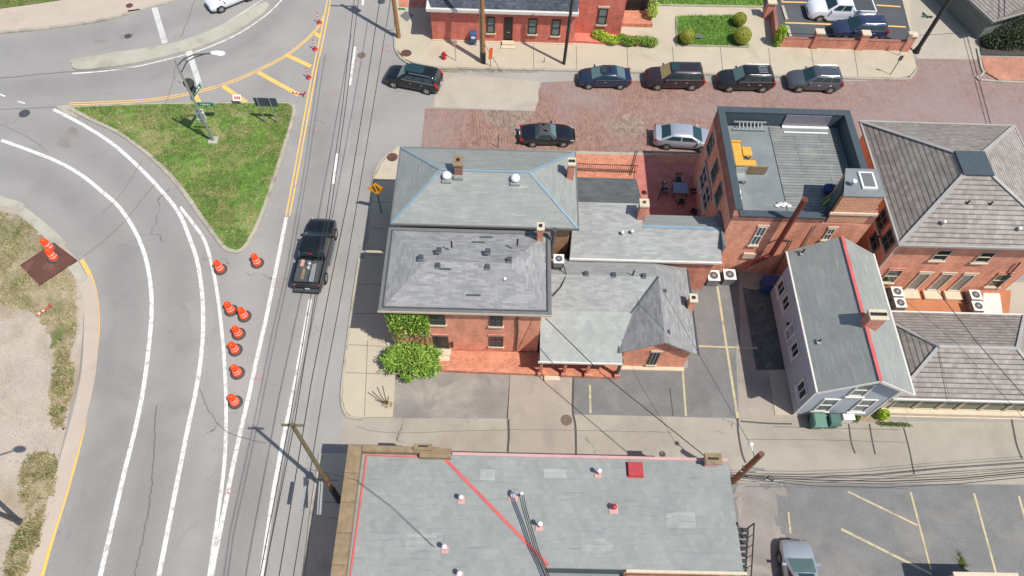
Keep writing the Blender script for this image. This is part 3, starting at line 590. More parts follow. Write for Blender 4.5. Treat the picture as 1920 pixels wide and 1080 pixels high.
# ================================================================ BUILDINGS
def fb(b, face, plane, a0, a1, d0, d1, z0, z1, mi=0):
    if face == 'S': b.box(a0, a1, plane - d1, plane - d0, z0, z1, mi)
    else: b.box(plane - d1, plane - d0, a0, a1, z0, z1, mi)
def window(par, face, plane, a0, a1, z0, z1, fm='white', gm='glass', sill='stone', lintel=None, cols=1, rail=True, fw=.07, name='window', slab_d=.14, arch=False):
    if a0 > a1: a0, a1 = a1, a0
    if z0 > z1: z0, z1 = z1, z0
    b = MB(); D = .075
    fb(b, face, plane, a0, a0 + fw, 0, D, z0, z1); fb(b, face, plane, a1 - fw, a1, 0, D, z0, z1)
    fb(b, face, plane, a0 + fw, a1 - fw, 0, D, z0, z0 + fw); fb(b, face, plane, a0 + fw, a1 - fw, 0, D, z1 - fw, z1)
    if rail: fb(b, face, plane, a0 + fw, a1 - fw, 0, D - .008, (z0 + z1) / 2 - .025, (z0 + z1) / 2 + .025)
    for k in range(1, cols):
        a = a0 + (a1 - a0) * k / cols; fb(b, face, plane, a - .02, a + .02, 0, D - .004, z0 + fw, z1 - fw)
    o = b.build(name, fm, par)
    b = MB(); fb(b, face, plane, a0 + fw, a1 - fw, 0, .018, z0 + fw, z1 - fw); b.build('pane', gm, o)
    if sill: b = MB(); fb(b, face, plane, a0 - .08, a1 + .08, 0, slab_d, z0 - .13, z0 - .002); b.build('sill', sill, o)
    if lintel: b = MB(); fb(b, face, plane, a0 - .1, a1 + .1, 0, .06, z1 + .002, z1 + .18); b.build('lintel', lintel, o)
    return o
def win_px(par, face, plane, p0, p1, **k):
    f = on_y if face == 'S' else on_x
    A, B = f(*p0, plane), f(*p1, plane); i = 0 if face == 'S' else 1
    return window(par, face, plane, A[i], B[i], A.z, B.z, **k)
def walls(par, pts, z0, z1, mat, label=None, name='wall'):
    b = MB(); b.prism(pts, z0, z1); return b.build(name, mat, par, label=label)
def rect(x0, x1, y0, y1): return [(x0, y0), (x1, y0), (x1, y1), (x0, y1)]
def roofmesh(eave, top, faces, t=.16, soffit=True):
    """eave: ring of (x,y,z) ccw; top: list of points; faces use eave idx 0.. and top idx n.."""
    n = len(eave); b = MB(); b.add(list(eave) + list(top), faces)
    lo = [(x, y, z - t) for x, y, z in eave]
    b.add(list(eave) + lo, [(i, n + i, n + (i + 1) % n, (i + 1) % n) for i in range(n)])
    b.add(lo, [tuple(reversed(range(n)))])
    return b
def hip(x0, x1, y0, y1, ze, xa, xb, yr, zr, t=.16):
    return roofmesh([(x0, y0, ze), (x1, y0, ze), (x1, y1, ze), (x0, y1, ze)], [(xa, yr, zr), (xb, yr, zr)],
                    [(0, 1, 5, 4), (1, 2, 5), (2, 3, 4, 5), (3, 0, 4)], t)
def caps(par, lines, mat, w=.22, t=.03, name='ridge_cap', lift=.02, label=None):
    b = MB()
    for a, c in lines: b.bar(Vector(a) + Vector((0, 0, lift)), Vector(c) + Vector((0, 0, lift)), w, t)
    return b.build(name, mat, par, label=label)
def gutters(par, x0, x1, y0, y1, z, mat='gutter', w=.12, sides='SENW', name='gutter'):
    b = MB()
    if 'S' in sides: b.box(x0 - w, x1 + w, y0 - w, y0 - .003, z - .14, z + .03)
    if 'N' in sides: b.box(x0 - w, x1 + w, y1 + .003, y1 + w, z - .14, z + .03)
    if 'W' in sides: b.box(x0 - w, x0 - .003, y0, y1, z - .14, z + .03)
    if 'E' in sides: b.box(x1 + .003, x1 + w, y0, y1, z - .14, z + .03)
    return b.build(name, mat, par)
def chimney(par, x, y, z0, z1, w, d, mat='brick', cap='stone', pots=1, name='chimney', tilt=0, flues='black', label=None):
    b = MB(); b.box(x - w / 2, x + w / 2, y - d / 2, y + d / 2, z0, z1); o = b.build(name, mat, par, label=label)
    b = MB(); b.box(x - w / 2 - .06, x + w / 2 + .06, y - d / 2 - .06, y + d / 2 + .06, z1 + .002, z1 + .14); b.build('chimney_cap', cap, o)
    for k in range(pots):
        px_ = x + (k - (pots - 1) / 2) * w / max(pots, 1)
        b = MB(); b.cyl((px_, y, z1 + .1), (px_, y, z1 + .24), min(.1, w / pots * .36), n=10); b.build('flue', 'rust' if flues == 'rust' else 'black', o)
        if flues != 'rust':
            b = MB(); b.box(px_ - .1, px_ + .1, y - .1, y + .1, z1 + .15, z1 + .2)
            b.build('flue', 'dgrey', o)
    return o
def box_vent(par, p, w=.3, mat='dgrey', name='roof_vent', base='gutter'):
    b = MB(); b.box(p.x - w / 2, p.x + w / 2, p.y - w / 2, p.y + w / 2, p.z - .02, p.z + .13)
    o = b.build(name, mat, par)
    b = MB(); b.box(p.x - w * .62, p.x + w * .62, p.y - w * .75, p.y + w * .62, p.z - .06, p.z + .025); b.build('vent_flange', base, o)
    return o
def pipe_vent(par, p, h=.5, r=.055, mat='black', name='vent_pipe', cap=None, capr=.12, base=None):
    b = MB(); b.cyl((p.x, p.y, p.z - .1), (p.x, p.y, p.z + h), r, n=10); o = b.build(name, mat, par)
    if cap: b = MB(); b.lathe([(r, p.z + h - .05), (capr, p.z + h), (capr, p.z + h + .06), (capr * .6, p.z + h + .12), (.01, p.z + h + .14)], (p.x, p.y, 0), 14); b.build('vent_cap', cap, o)
    if base: b = MB(); b.box(p.x - r * 2.6, p.x + r * 2.6, p.y - r * 3.2, p.y + r * 2.2, p.z - .03, p.z + .03); b.build('vent_flange', base, o)
    return o
def plane_z(p, n, x, y):    # height of a roof plane through point p with normal n
    return p[2] - (n[0] * (x - p[0]) + n[1] * (y - p[1])) / n[2]
def hit(px, py, p0, p1, p2):
    """where the line of sight through a photo pixel meets the plane of three points"""
    p0, p1, p2 = Vector(p0), Vector(p1), Vector(p2); n = (p1 - p0).cross(p2 - p0); r = Vector(ray(px, py)); o = Vector((0, 0, CAMH))
    return o + r * ((p0 - o).dot(n) / r.dot(n))

# ---- A: blue-green hipped roof on the corner
A = thing('brick_house', 'corner house under a pale blue-green hip roof with light blue ridges and domed vents', 'building', (-1.3, 29.3, 0))
ax0, ax1, ay0, ay1, az = -7.1, 4.62, 26.2, 32.45, 6.0
walls(A, rect(ax0 + .4, ax1 - .4, ay0 + .35, ay1 - .35), 0, 5.9, 'brick_tan')
r0, r1 = (-4.15, 29.33, 7.55), (1.5, 29.33, 7.55)
ro = hip(ax0, ax1, ay0, ay1, az, r0[0], r1[0], 29.33, 7.55).build('roof', 'sh_teal', A)
cs = [(ax0, ay0, az), (ax1, ay0, az), (ax1, ay1, az), (ax0, ay1, az)]
caps(ro, [(r0, r1), (cs[0], r0), (cs[3], r0), (cs[1], r1), (cs[2], r1)], 'blueflash', .15)
gutters(A, ax0, ax1, ay0, ay1, az - .02, 'gutter', .1)
PS = ((ax0, ay0, az), (ax1, ay0, az), r0)
for px, py in ((838, 334), (966, 339)):
    p = hit(px, py, *PS); b = MB(); b.box(p.x - .3, p.x + .3, p.y - .34, p.y + .26, p.z - .1, p.z + .06); v = b.build('vent_base', 'galv', A)
    b = MB(); b.lathe([(.18, p.z), (.19, p.z + .1), (.28, p.z + .18), (.3, p.z + .3), (.25, p.z + .42), (.13, p.z + .5), (.01, p.z + .52)], (p.x, p.y, 0), 18); b.build('turbine_vent', 'whitecap', v)
p = hit(860, 327, *PS); chimney(A, p.x, p.y + .28, p.z - .3, p.z + .9, .5, .75, 'brick_dark', 'coping', 1)
b = MB(); b.box(p.x - .3, p.x + .3, p.y - .38, p.y - .12, p.z - .1, p.z + .1); b.build('chimney_flashing', 'galv', A)
p = at(1070, 332, 6.3); chimney(A, p.x - .05, p.y + .1, 5.2, 7.6, .42, .5, 'brick_worn', 'stone', 2)
b = MB(); p = at(1041, 425, 7.2); b.cyl((p.x - .15, p.y - .35, 3.4), (p.x - .02, p.y - .2, 7.0), .11, n=12); b.cyl((p.x - .02, p.y - .2, 7.0), (p.x - .02, p.y - .2, 7.2), .16, n=12); b.build('flue_pipe', 'dgrey', A)
# ---- B: brick house with the grey hip roof
B = thing('brick_house', 'orange brick house with grey shingled hip roof and ivy on its corner', 'building', (-2.1, 22.9, 0))
bx0, bx1, by0, by1, bz = -7.0, 2.68, 20.1, 25.62, 6.0
BW = 20.26
walls(B, rect(-6.75, 2.35, BW, 25.5), 0, 5.9, 'brick')
b = MB(); b.box(bx0 - .24, bx1 + .22, by0 - .25, by0, 5.86, 6.06); b.box(bx0 - .24, bx1 + .22, by1, by1 + .22, 5.86, 6.06); b.box(bx0 - .24, bx0, by0, by1, 5.86, 6.06); b.box(bx1, bx1 + .22, by0, by1, 5.86, 6.06)
g = b.build('gutter', 'gutter', B)
b = MB(); b.box(bx0 - .02, bx1 + .02, by0 - .02, by0 + .05, 6.07, 6.12); b.box(bx0 - .02, bx0 + .05, by0 + .06, by1, 6.07, 6.12); b.box(bx1 - .05, bx1 + .02, by0 + .06, by1, 6.07, 6.12); b.build('gutter_lip', 'dgrey', g)
b = MB(); b.box(bx0 - .27, bx1 + .25, by0 - .28, by0 - .253, 5.9, 6.1); b.build('gutter_lip', 'stone', g)
ro = hip(bx0 + .01, bx1 - .01, by0 + .01, by1 - .01, 6.0, bx0 + 2.4, bx1 - 2.4, 22.9, 6.85).build('roof', 'sh_grey', B)
PB = ((bx0, by0, 6), (bx1, by0, 6), (bx0 + 2.4, 22.9, 6.85))
for px, py in ((789, 483), (823, 469), (915, 471), (955, 487), (821, 498), (914, 500)): box_vent(B, hit(px, py, *PB), .27)
p = hit(947, 524, *PB); box_vent(B, p, .16, 'whitecap')
for px, py in ((847, 462), (970, 458)): pipe_vent(B, hit(px, py, *PB), .5)
b = MB()
for x0, y0, x1, y1 in ((874, 553, 901, 554), (899, 445, 924, 445), (823, 504, 846, 505)):
    a_, c_ = hit(x0, y0, *PB), hit(x1, y1, *PB); b.bar(a_ + Vector((0, 0, .01)), c_ + Vector((0, 0, .01)), .12, .02)
b.build('shingle_patch', 'dgrey', ro)
p = at(1014, 440, 6.6); chimney(B, p.x - .05, p.y + .05, 5.9, 7.3, .34, .45, 'brick_worn', 'stone', 1)
kw = dict(fm='dgrey', gm='glass', sill='stone', cols=2, fw=.05)
win_px(B, 'S', BW, (808, 607), (834, 591), **kw); win_px(B, 'S', BW, (918, 610), (943, 592), **kw)
win_px(B, 'S', BW, (918, 648), (944, 630), lintel='brick_worn', **kw)
a, c = on_y(816, 651, BW), on_y(840, 629, BW)
o = window(B, 'S', BW, a.x, c.x, a.z, c.z, fm='dgrey', gm='black', sill=None, rail=False, name='door', lintel='brick_worn')
b = MB(); b.box(a.x - .05, c.x + .1, BW - .5, BW - .002, .25, .45); b.box(a.x - .02, c.x + .05, BW - .85, BW - .503, .25, .35); b.build('door_step', 'stone', B)
b = MB(); b.cyl(on_y(848, 646, BW) + Vector((0, -.16, 0)), on_y(848, 639, BW) + Vector((0, -.16, 0)), .09, n=8); b.build('wall_lamp', 'black', B)
b = MB(); q = [on_y(970, 594, BW), on_y(971, 618, BW), on_y(967, 655, BW)]; b.tube([v + Vector((0, -.08, 0)) for v in q], .05, 8); b.build('downpipe', 'dgrey', B)
b = MB(); b.box(-6.7, -4.55, BW - .12, BW - .003, 5.45, 5.85); b.build('fascia_board', 'blueflash', B, label='pale blue weathered strip under the eave')
# raised brick walk and porch deck
b = MB(); y0 = at(805, 697).y; b.prism([(at(806, 697).x, y0), (at(1160, 708, .3).x, at(1160, 708, .3).y), (at(1160, 708, .3).x, 20.2), (-4.7, 20.2)], 0, .3); b.build('brick_walk', 'brickpave', kind='structure')
b = MB(); ribbon(b, [(806, 694), (1010, 700)], .2, .31, 0); b.build('kerb', 'brick_worn', kind='structure')
# ---- J: wing between A and C
J = thing('rear_wing', 'grey shingled wing with brick chimney between blue-green roof and roof terrace', 'building', (9.3, 27.5, 0))
jn, jr = 32.0, 28.95
zs, zr = 3.95, 5.15
sl = (zr - zs) / (jr - 25.3)
jr2 = 27.45; zr2 = zs + sl * (jr2 - 25.3)
xa, xb, xc = 4.85, 9.1, 13.95
walls(J, [(5.0, 25.5), (13.9, 25.5), (13.9, 28.6), (9.0, 28.6), (9.0, 31.8), (5.0, 31.8)], 0, 3.8, 'brick_worn')
b = MB()
b.add([(4.3, 25.3, zs), (14.2, 25.3, zs), (14.2, jr2, zr2), (xb, jr2, zr2), (xb, jr, zr), (4.6, jr, zr)], [(0, 1, 2, 3), (0, 3, 4, 5)])
b.add([(4.3, 25.3, zs), (14.2, 25.3, zs), (14.2, 25.3, zs - .16), (4.3, 25.3, zs - .16)], [(0, 3, 2, 1)])
b.add([(14.2, 25.3, zs), (14.2, 25.3, zs - .2), (14.2, 28.9, 3.75), (14.2, 28.9, 3.95), (14.2, jr2, zr2)], [(0, 1, 2, 3, 4)])
b.add([(4.3, 25.3, zs - .16), (14.2, 25.3, zs - .16), (14.2, 28.9, 3.75), (9.1, 28.9, 3.75), (9.1, jn, 3.8), (4.6, jn, 3.8)], [(0, 5, 4, 3, 2, 1)])
b.add([(4.3, 25.3, zs), (4.3, 25.3, zs - .16), (4.6, jn, 3.8), (4.6, jn, 4.0), (4.6, jr, zr)], [(0, 1, 2, 3, 4)][::-1])
ro = b.build('roof', 'sh_grey2', J)
b = MB(); b.add([(xb, jr2, zr2), (14.2, jr2, zr2), (14.2, 28.95, 3.95), (xb, 28.95, 3.95), (14.2, 28.95, 3.8), (xb, 28.95, 3.8)], [(0, 1, 2, 3), (3, 2, 4, 5)]); b.build('roof_slope', 'sh_teal', J, label='pale north slope above the patio')
b = MB(); b.add([(4.65, jr, zr + .01), (xb, jr, zr + .01), (xb, jn, 4.0), (4.65, jn, 4.0), (xb, jn, 3.8), (4.65, jn, 3.8)], [(0, 1, 2, 3), (3, 2, 4, 5)])
b.add([(xb, jr, zr), (xb, 28.95, 3.9), (xb, jn, 3.8), (xb, jn, 4.0)], [(0, 1, 2, 3)]); b.add([(xb, jr2, zr2), (xb, 28.95, 3.9), (xb, jr, zr)], [(0, 1, 2)])
b.build('roof_slope', 'sh_dark', J, label='dark shingled north slope')
caps(ro, [((xb, jr2, zr2), (14.2, jr2, zr2))], 'blueflash', .22)
gutters(J, 4.4, 14.1, 25.3, 26, zs - .02, 'white', .12, 'S')
b = MB(); b.box(14.203, 14.36, 26.0, 28.9, 3.9, 4.75); b.build('wall_flashing', 'gutter', J)
PJ = ((4.3, 25.3, zs), (14.2, 25.3, zs), (9.1, jr, zr))
p = hit(1201, 408, *PJ); chimney(J, p.x, p.y + .1, p.z - .3, p.z + 1.35, .5, .5, 'brick_worn', 'stone', 1, flues='rust')
for px, py in ((1166, 440), (1184, 438)): pipe_vent(J, hit(px, py, *PJ), .25, .07, 'galv', cap='whitecap', capr=.11)
# ---- K: L-shaped wing with porch
K = thing('porch_wing', 'grey shingled wing with cross gable and posted porch along the parking lot', 'building', (7.2, 21.5, 0))
kx0, kx1 = 2.4, 12.15
zb, zc, zk = 2.62, 3.35, 4.35
yS, yC, yK = 18.5, 21.7, 23.75
walls(K, [(2.5, 20.4), (7.75, 20.4), (7.75, 19.5), (11.93, 19.5), (11.93, 25.1), (2.5, 25.1)], 0, 2.62, 'brick')
b = MB()
b.add([(kx0, yS, zb), (7.5, yS, zb), (7.5, yC, zc), (kx0, yC, zc)], [(0, 1, 2, 3)]); ro2 = None
lowroof = MB(); lowroof.v = b.v; lowroof.f = b.f; lowroof.mi = b.mi; lowroof.sm = b.sm
lowroof.add([(kx0, yS, zb), (7.5, yS, zb), (7.5, yS, zb - .14), (kx0, yS, zb - .14), (kx0, yC, zc - .14), (kx0, yC, zc), (7.5, yC, zc - .14), (7.5, yC, zc)], [(0, 3, 2, 1), (0, 5, 4, 3), (3, 4, 6, 2), (1, 2, 6, 7)])
zz_ = lambda y: zb + (y - yS) * (zc - zb) / (yC - yS)
lowroof.add([(7.5, 20.0, zz_(20.0)), (8.4, 20.0, zz_(20.0)), (8.4, yC, zc), (7.5, yC, zc)], [(0, 1, 2, 3)])
lowroof.build('porch_roof', 'sh_flat2', K, label='paler low slope over the porch')
b = MB()
b.add([(kx0, yC, zc), (9.85, yC, zc), (9.85, yK, zk), (kx0 + .3, yK, zk)], [(0, 1, 2, 3)])
b.add([(kx0 + .3, yK, zk), (9.85, yK, zk), (9.85, 25.5, 3.5), (kx0 + .3, 25.5, 3.5), (12.2, 25.5, 2.78)], [(0, 1, 2, 3), (1, 4, 2)])
b.add([(kx0 + .3, yK, zk), (kx0 + .3, 25.5, 3.5), (kx0 + .3, 25.5, 2.6), (kx0, yC, 2.6), (kx0, yC, zc)], [(0, 1, 2, 3, 4)])
ro = b.build('roof', 'sh_grey2', K)
# cross gable
gx0, gx1, gxr, gyS, gz = 7.28, 12.2, 9.85, 19.12, 2.78
b = MB()
b.add([(gx0, gyS, gz), (gxr, gyS, zk + .02), (gxr - .15, yK, zk + .02), (gx0 + .1, yC - .3, 3.28), (gx1, gyS, gz), (gx1, 25.5, gz)], [])
b.add([(gx0, gyS, gz), (gxr, gyS, zk + .05), (gxr, yK, zk + .05), (gx0 + .25, 21.0, gz + .1)], [(0, 1, 2, 3)])
b.add([(gx1, gyS, gz), (gx1, 25.5, gz), (gxr, yK, zk + .05), (gxr, gyS, zk + .05)], [(0, 1, 2, 3)])
b.add([(gx0, gyS, gz - .14), (gxr, gyS, zk - .09), (gxr, gyS, zk + .05), (gx0, gyS, gz), (gx1, gyS, gz - .14), (gx1, gyS, gz)], [(0, 1, 2, 3), (4, 5, 2, 1)])
b.add([(gx1, gyS, gz - .14), (gx1, 25.5, gz - .14), (gx1, 25.5, gz), (gx1, gyS, gz)], [(0, 1, 2, 3)])
b.add([(gx0, gyS, gz - .14), (gx0, gyS, gz), (gx0 + .25, 21.0, gz + .1), (gx0 + .25, 21.0, gz - .1)], [(0, 1, 2, 3)])
b.add([(gx0, gyS, gz - .14), (gxr, gyS, zk - .09), (gxr, yK, zk - .09), (gx0 + .25, 21, gz - .04)], [(0, 3, 2, 1)]); b.add([(gx1, gyS, gz - .14), (gxr, gyS, zk - .09), (gxr, yK, zk - .09), (gx1, 25.5, gz - .14)], [(0, 1, 2, 3)])
b.build('gable_roof', 'sh_grey', K, label='grey cross gable roof')
b = MB(); b.add([(7.6, 19.5, 2.7), (11.93, 19.5, 2.7), (gxr, 19.5, zk - .12), (7.6, 19.9, 2.7), (11.93, 19.9, 2.7), (gxr, 19.9, zk - .12)], [(0, 1, 2), (5, 4, 3), (0, 2, 5, 3), (1, 4, 5, 2)]); b.build('gable_wall', 'brick', K)
caps(ro, [((gx0 + .2, 20.9, gz + .12), (gxr, yK, zk + .08))], 'dkmetal', .1, .04)
gutters(K, kx0, 7.4, yS, 19, zb, 'white', .1, 'S')
b = MB(); b.bar((gx0 - .02, gyS, gz), (gx0 + .22, 21.0, gz + .12), .1, .1); b.build('gutter', 'dgrey', K); b = MB(); b.bar((gx1 + .06, gyS, gz), (gx1 + .06, 25.4, gz), .1, .1); b.build('gutter', 'dgrey', K)
win_px(K, 'S', 19.5, (1213, 682), (1239, 660), fm='dgrey', gm='glass_light', sill='stone', lintel='stone', cols=2)
b = MB(); b.box(7.45, 12.0, 19.22, 19.48, 0, .14); b.build('footing', 'stone', K)
for px, py in ((1013, 702), (1057, 705), (1100, 706), (1156, 707)):
    p = at(px, py, .3); b = MB(); b.box(p.x - .09, p.x + .09, yS + .12, yS + .3, .3, zb - .02); o = b.build('porch_post', 'brick_worn' if px != 1156 else 'dgrey', K)
    b = MB(); b.box(p.x - .17, p.x + .17, yS + .02, yS + .4, .302, .62); b.build('post_base', 'brick_worn', o)
b = MB(); b.box(2.7, 7.4, yS + .14, yS + .28, 2.42, 2.56); b.build('porch_beam', 'dgrey', K)
b = MB(); p = at(1035, 707, .1); b.box(p.x - .5, p.x + .5, p.y - .25, p.y + .1, 0, .16); b.build('step', 'stone', K)
PK = ((kx0, yC, zc), (9.0, yC, zc), (9.0, yK, zk))
for px, py in ((1099, 513), (1151, 515), (1207, 517)): box_vent(K, hit(px, py, *PK), .24)
pipe_vent(K, hit(1187, 514, *PK), .4)
PG = ((gx1, gyS, gz), (gx1, 25.5, gz), (gxr, yK, zk))
for px, py in ((1246, 546), (1253, 623)): box_vent(K, hit(px, py, *PG), .2)
p = hit(1292, 580, *PG); chimney(K, p.x + .05, p.y + .2, 2.4, p.z + 1.0, .4, .5, 'brick', 'stone', 1)
# ---- C: brick block with roof terrace
Cb = thing('terrace_building', 'tall red brick building with dark-edged roof terrace and timber benches', 'building', (19.0, 31.3, 0))
CX0, CX1, CY0, CY1, CZ = 14.42, 23.45, 27.05, 35.72, 6.1
walls(Cb, rect(CX0, CX1, CY0, CY1), 0, CZ, 'brick', name='wall')
b = MB(); T = .38
b.box(CX0, CX1, CY1 - T, CY1, CZ + .002, 7.3); b.box(CX0, CX0 + T, CY0 + T, CY1 - T, CZ + .002, 7.3); b.box(CX1 - T, CX1, CY0 + T, CY1 - T, CZ + .002, 7.3); b.box(CX0, 20.3, CY0, CY0 + T, CZ + .002, 6.62)
o = b.build('parapet', 'brick_dark', Cb)
b = MB(); b.box(CX0 - .06, CX1 + .06, CY1 - T - .05, CY1 + .06, 7.303, 7.38); b.box(CX0 - .06, CX0 + T + .03, CY0 - .05, CY1 - T - .053, 7.303, 7.38); b.box(CX1 - T - .03, CX1 + .06, CY0 + 2.6, CY1 - T - .053, 7.303, 7.38)
b.box(CX0 + T + .033, 20.3, CY0 - .05, CY0 + T + .04, 6.623, 6.7); b.build('coping', 'dkmetal', o)
b = MB(); b.box(CX0 + T, CX0 + T + .02, CY0 + T, CY1 - T - .03, 6.14, 7.3); b.box(CX0 + T + .02, CX1 - T - .02, CY1 - T - .02, CY1 - T, 6.14, 7.3); b.box(CX1 - T - .02, CX1 - T, CY0 + T, CY1 - T - .03, 6.14, 7.3); b.build('parapet_lining', 'dkmetal', o)
b = MB(); b.box(CX0 + T, CX1 - T, CY0 + T, CY1 - T, CZ + .002, CZ + .03); b.build('terrace_floor', 'membrane', Cb)
b = MB(); x0 = at(1455, 300, 6.15).x; b.box(x0, CX1 - T - .3, CY0 + .75, CY1 - T - .15, CZ + .034, CZ + .09); b.build('decking', 'deck', Cb)
b = MB(); q = [on_y(1473, 218, CY1 - T).x, on_y(1557, 222, CY1 - T).x]; b.box(q[0], q[1], CY1 - T - .1, CY1 - T - .024, 6.2, 7.25); b.build('wall_panel', 'purple', Cb, label='pale reflective panel on the north parapet')
b = MB(); b.box(q[0], q[1] + .1, CY1 - T - .3, CY1 - T - .12, 6.2, 6.3); b.box(q[0] + .05, q[1], CY1 - T - .72, CY1 - T - .62, 6.2, 6.26); b.build('glint_strip', 'whitecap', Cb)  # white strips standing in for sun reflected off the panel
# stair penthouse
PP = [(20.5, CY0 + .002), (22.95, CY0 + .002), (22.95, 29.1), (21.1, 29.1)]
b = MB(); b.prism(PP, CZ + .1, 8.9); pe = b.build('penthouse', 'tile_wall', Cb)
b = MB(); b.prism([(20.42, CY0 - .05), (23.02, CY0 - .05), (23.02, 29.18), (21.04, 29.18)], 8.903, 8.98); b.build('penthouse_roof', 'membrane', pe)
b = MB(); b.bar((20.52, CY0 + .45, 7.5), (21.0, 28.7, 7.5), .12, 2.6); b.build('penthouse_door', 'dkmetal', pe)
b = MB(); b.box(22.98, CX1, CY0 + .002, CY0 + 2.1, CZ + .002, 7.15); b.build('parapet', 'brick_dark', Cb)
b = MB(); b.box(20.3, 23.3, CY0 - .1, CY0 - .002, 7.1, 7.3); b.build('stone_band', 'stone', Cb)
p = at(1626, 338, 9.0); b = MB(); b.box(p.x - .46, p.x + .46, p.y - .7, p.y + .6, 8.982, 9.1); o = b.build('skylight', 'whitecap', pe); b = MB(); b.box(p.x - .34, p.x + .34, p.y - .58, p.y + .48, 9.102, 9.12); b.build('pane', 'gutter', o)
pipe_vent(pe, at(1597, 347, 9.0), .35, .1, 'galv', cap='whitecap', capr=.16)
# south windows
kw = dict(fm='white', gm='glass_light', sill='stone', lintel='stone', cols=2, fw=.06)
win_px(Cb, 'S', CY0, (1404, 458), (1439, 425), **kw); win_px(Cb, 'S', CY0, (1540, 448), (1568, 428), **kw)
a, c = on_y(1390, 482, CY0), on_y(1418, 474, CY0)
b = MB(); b.box(a.x, c.x, CY0 - .12, CY0 - .003, a.z, c.z); b.build('sill', 'stone', Cb)
b = MB(); q = [on_y(1530, 421, CY0), on_y(1506, 460, CY0)]; b.tube([v + Vector((0, -.08, 0)) for v in q], .04, 8); b.build('conduit', 'galv', Cb)
b = MB(); q = [on_y(1440, 455, CY0), on_y(1461, 446, CY0), on_y(1484, 450, CY0), on_y(1445, 520, CY0)]; b.tube([v + Vector((0, -.07, 0)) for v in q], .035, 8); b.build('conduit', 'dgrey', Cb)
# west windows (seen steeply) : two rows
fx = lambda px, py: on_x(px, py, CX0)
for (q0, q1) in (((1322, 306), (1336, 256)), ((1330, 355), (1346, 302)), ((1339, 392), (1354, 345))):
    a, c = fx(*q0), fx(*q1); yc = (a.y + c.y) / 2
    window(Cb, 'W', CX0, yc - .5, yc + .5, 4.2, 5.7, fm='grey', gm='glass_green', sill='stone', fw=.07)
for (q0, q1) in (((1306, 372), (1324, 322)), ((1314, 400), (1332, 356))):
    a, c = fx(*q0), fx(*q1); yc = (a.y + c.y) / 2
    window(Cb, 'W', CX0, yc - .75, yc + .75, 1.6, 3.4, fm='white', gm='glass', sill='stone', fw=.1, cols=2, lintel='grey')
# tall rust flue
fl = MB(); f0 = on_y(1455, 466, CY0 - .3); f1 = f0 + Vector((0, 0, 0)); tp = at(1508, 376, 8.9)
fl.cyl((tp.x, tp.y, 3.0), tp, .17, n=14); fl.cyl((tp.x, tp.y, 3.0), (tp.x, tp.y - .02, 2.95), .17); fl.tube([(tp.x, tp.y, 3.0), (tp.x - .4, tp.y - .1, 2.75), on_y(1395, 488, CY0) + Vector((0, -.5, 0))], .15, 12)
fo = fl.build('flue_pipe', 'rustpipe', Cb); b = MB(); b.cyl(tp + Vector((0, 0, -.02)), tp + Vector((0, 0, .12)), .2, n=14); b.build('flue_cap', 'rustpipe', fo)
# ---- E: big hipped brown-shake building
E_ = thing('brick_hall', 'brick building under the steep brown shake hip roof with a small flat dark top', 'building', (30.1, 30.5, 0))
ex0, ex1, ey0, ey1, ez = 24.72, 35.5, 25.38, 35.7, 6.4
tx0, tx1, ty0, ty1, tz = 28.15, 29.95, 28.72, 30.55, 9.2
walls(E_, rect(ex0 + .38, ex1 - .4, 25.8, ey1 - .4), 0, 6.3, 'brick')
rr = roofmesh([(ex0, ey0, ez), (ex1, ey0, ez), (ex1, ey1, ez), (ex0, ey1, ez)], [(tx0, ty0, tz), (tx1, ty0, tz), (tx1, ty1, tz), (tx0, ty1, tz)],
              [(0, 1, 5, 4), (1, 2, 6, 5), (2, 3, 7, 6), (3, 0, 4, 7)], .2)
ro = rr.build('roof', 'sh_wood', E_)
caps(ro, [((ex0, ey0, ez), (tx0, ty0, tz)), ((ex1, ey0, ez), (tx1, ty0, tz)), ((ex1, ey1, ez), (tx1, ty1, tz)), ((ex0, ey1, ez), (tx0, ty1, tz))], 'ridgegrey', .26, .05)
b = MB(); b.box(tx0 - .05, tx1 + .05, ty0 - .05, ty1 + .05, tz - .05, tz + .12); b.build('flat_top', 'dkmetal', E_)
gutters(E_, ex0, ex1, ey0, ey1, ez, 'ridgegrey', .12)
PE = ((ex0, ey0, ez), (ex1, ey0, ez), (tx0, ty0, tz))
for px, py in ((1813, 382), (1856, 384)): pipe_vent(E_, hit(px, py, *PE), .3)
pipe_vent(E_, hit(1765, 422, *PE), .35, .06, 'galv', cap='whitecap'); pipe_vent(E_, hit(1908, 432, *PE), .2, .08, 'galv', cap='whitecap')
kw = dict(fm='stone', gm='glass', sill='stone', fw=.07)
EY = 25.8
for p0, p1 in (((1746, 487), (1785, 468)), ((1826, 491), (1866, 472))):
    a, c = on_y(*p0, EY), on_y(*p1, EY); xm = (on_y((p0[0] + p1[0]) / 2, (p0[1] + p1[1]) / 2, EY)).x; window(E_, 'S', EY, xm - .5, xm + .5, a.z, c.z, **kw)
for cx_, cy_, gm in ((1671, 517, 'glass_green'), (1873, 525, 'glass_green')):
    v = on_y(cx_, cy_, EY); window(E_, 'S', EY, v.x - .5, v.x + .5, v.z - .8, v.z + .8, fm='stone', gm=gm, sill='stone', fw=.06, lintel='brick_worn')
for cx_, cy_ in ((1722, 526), (1764, 527), (1803, 529)):
    v = on_y(cx_, cy_, EY); window(E_, 'S', EY, v.x - .42, v.x + .42, .35, 2.5, fm='white', gm='blind', sill=None, fw=.08, name='door', rail=False, lintel='stone')
    b = MB(); b.box(v.x - .6, v.x + .6, EY - .7, EY - .002, .1, .3); b.build('door_step', 'stone', E_)
EX = ex0 + .38
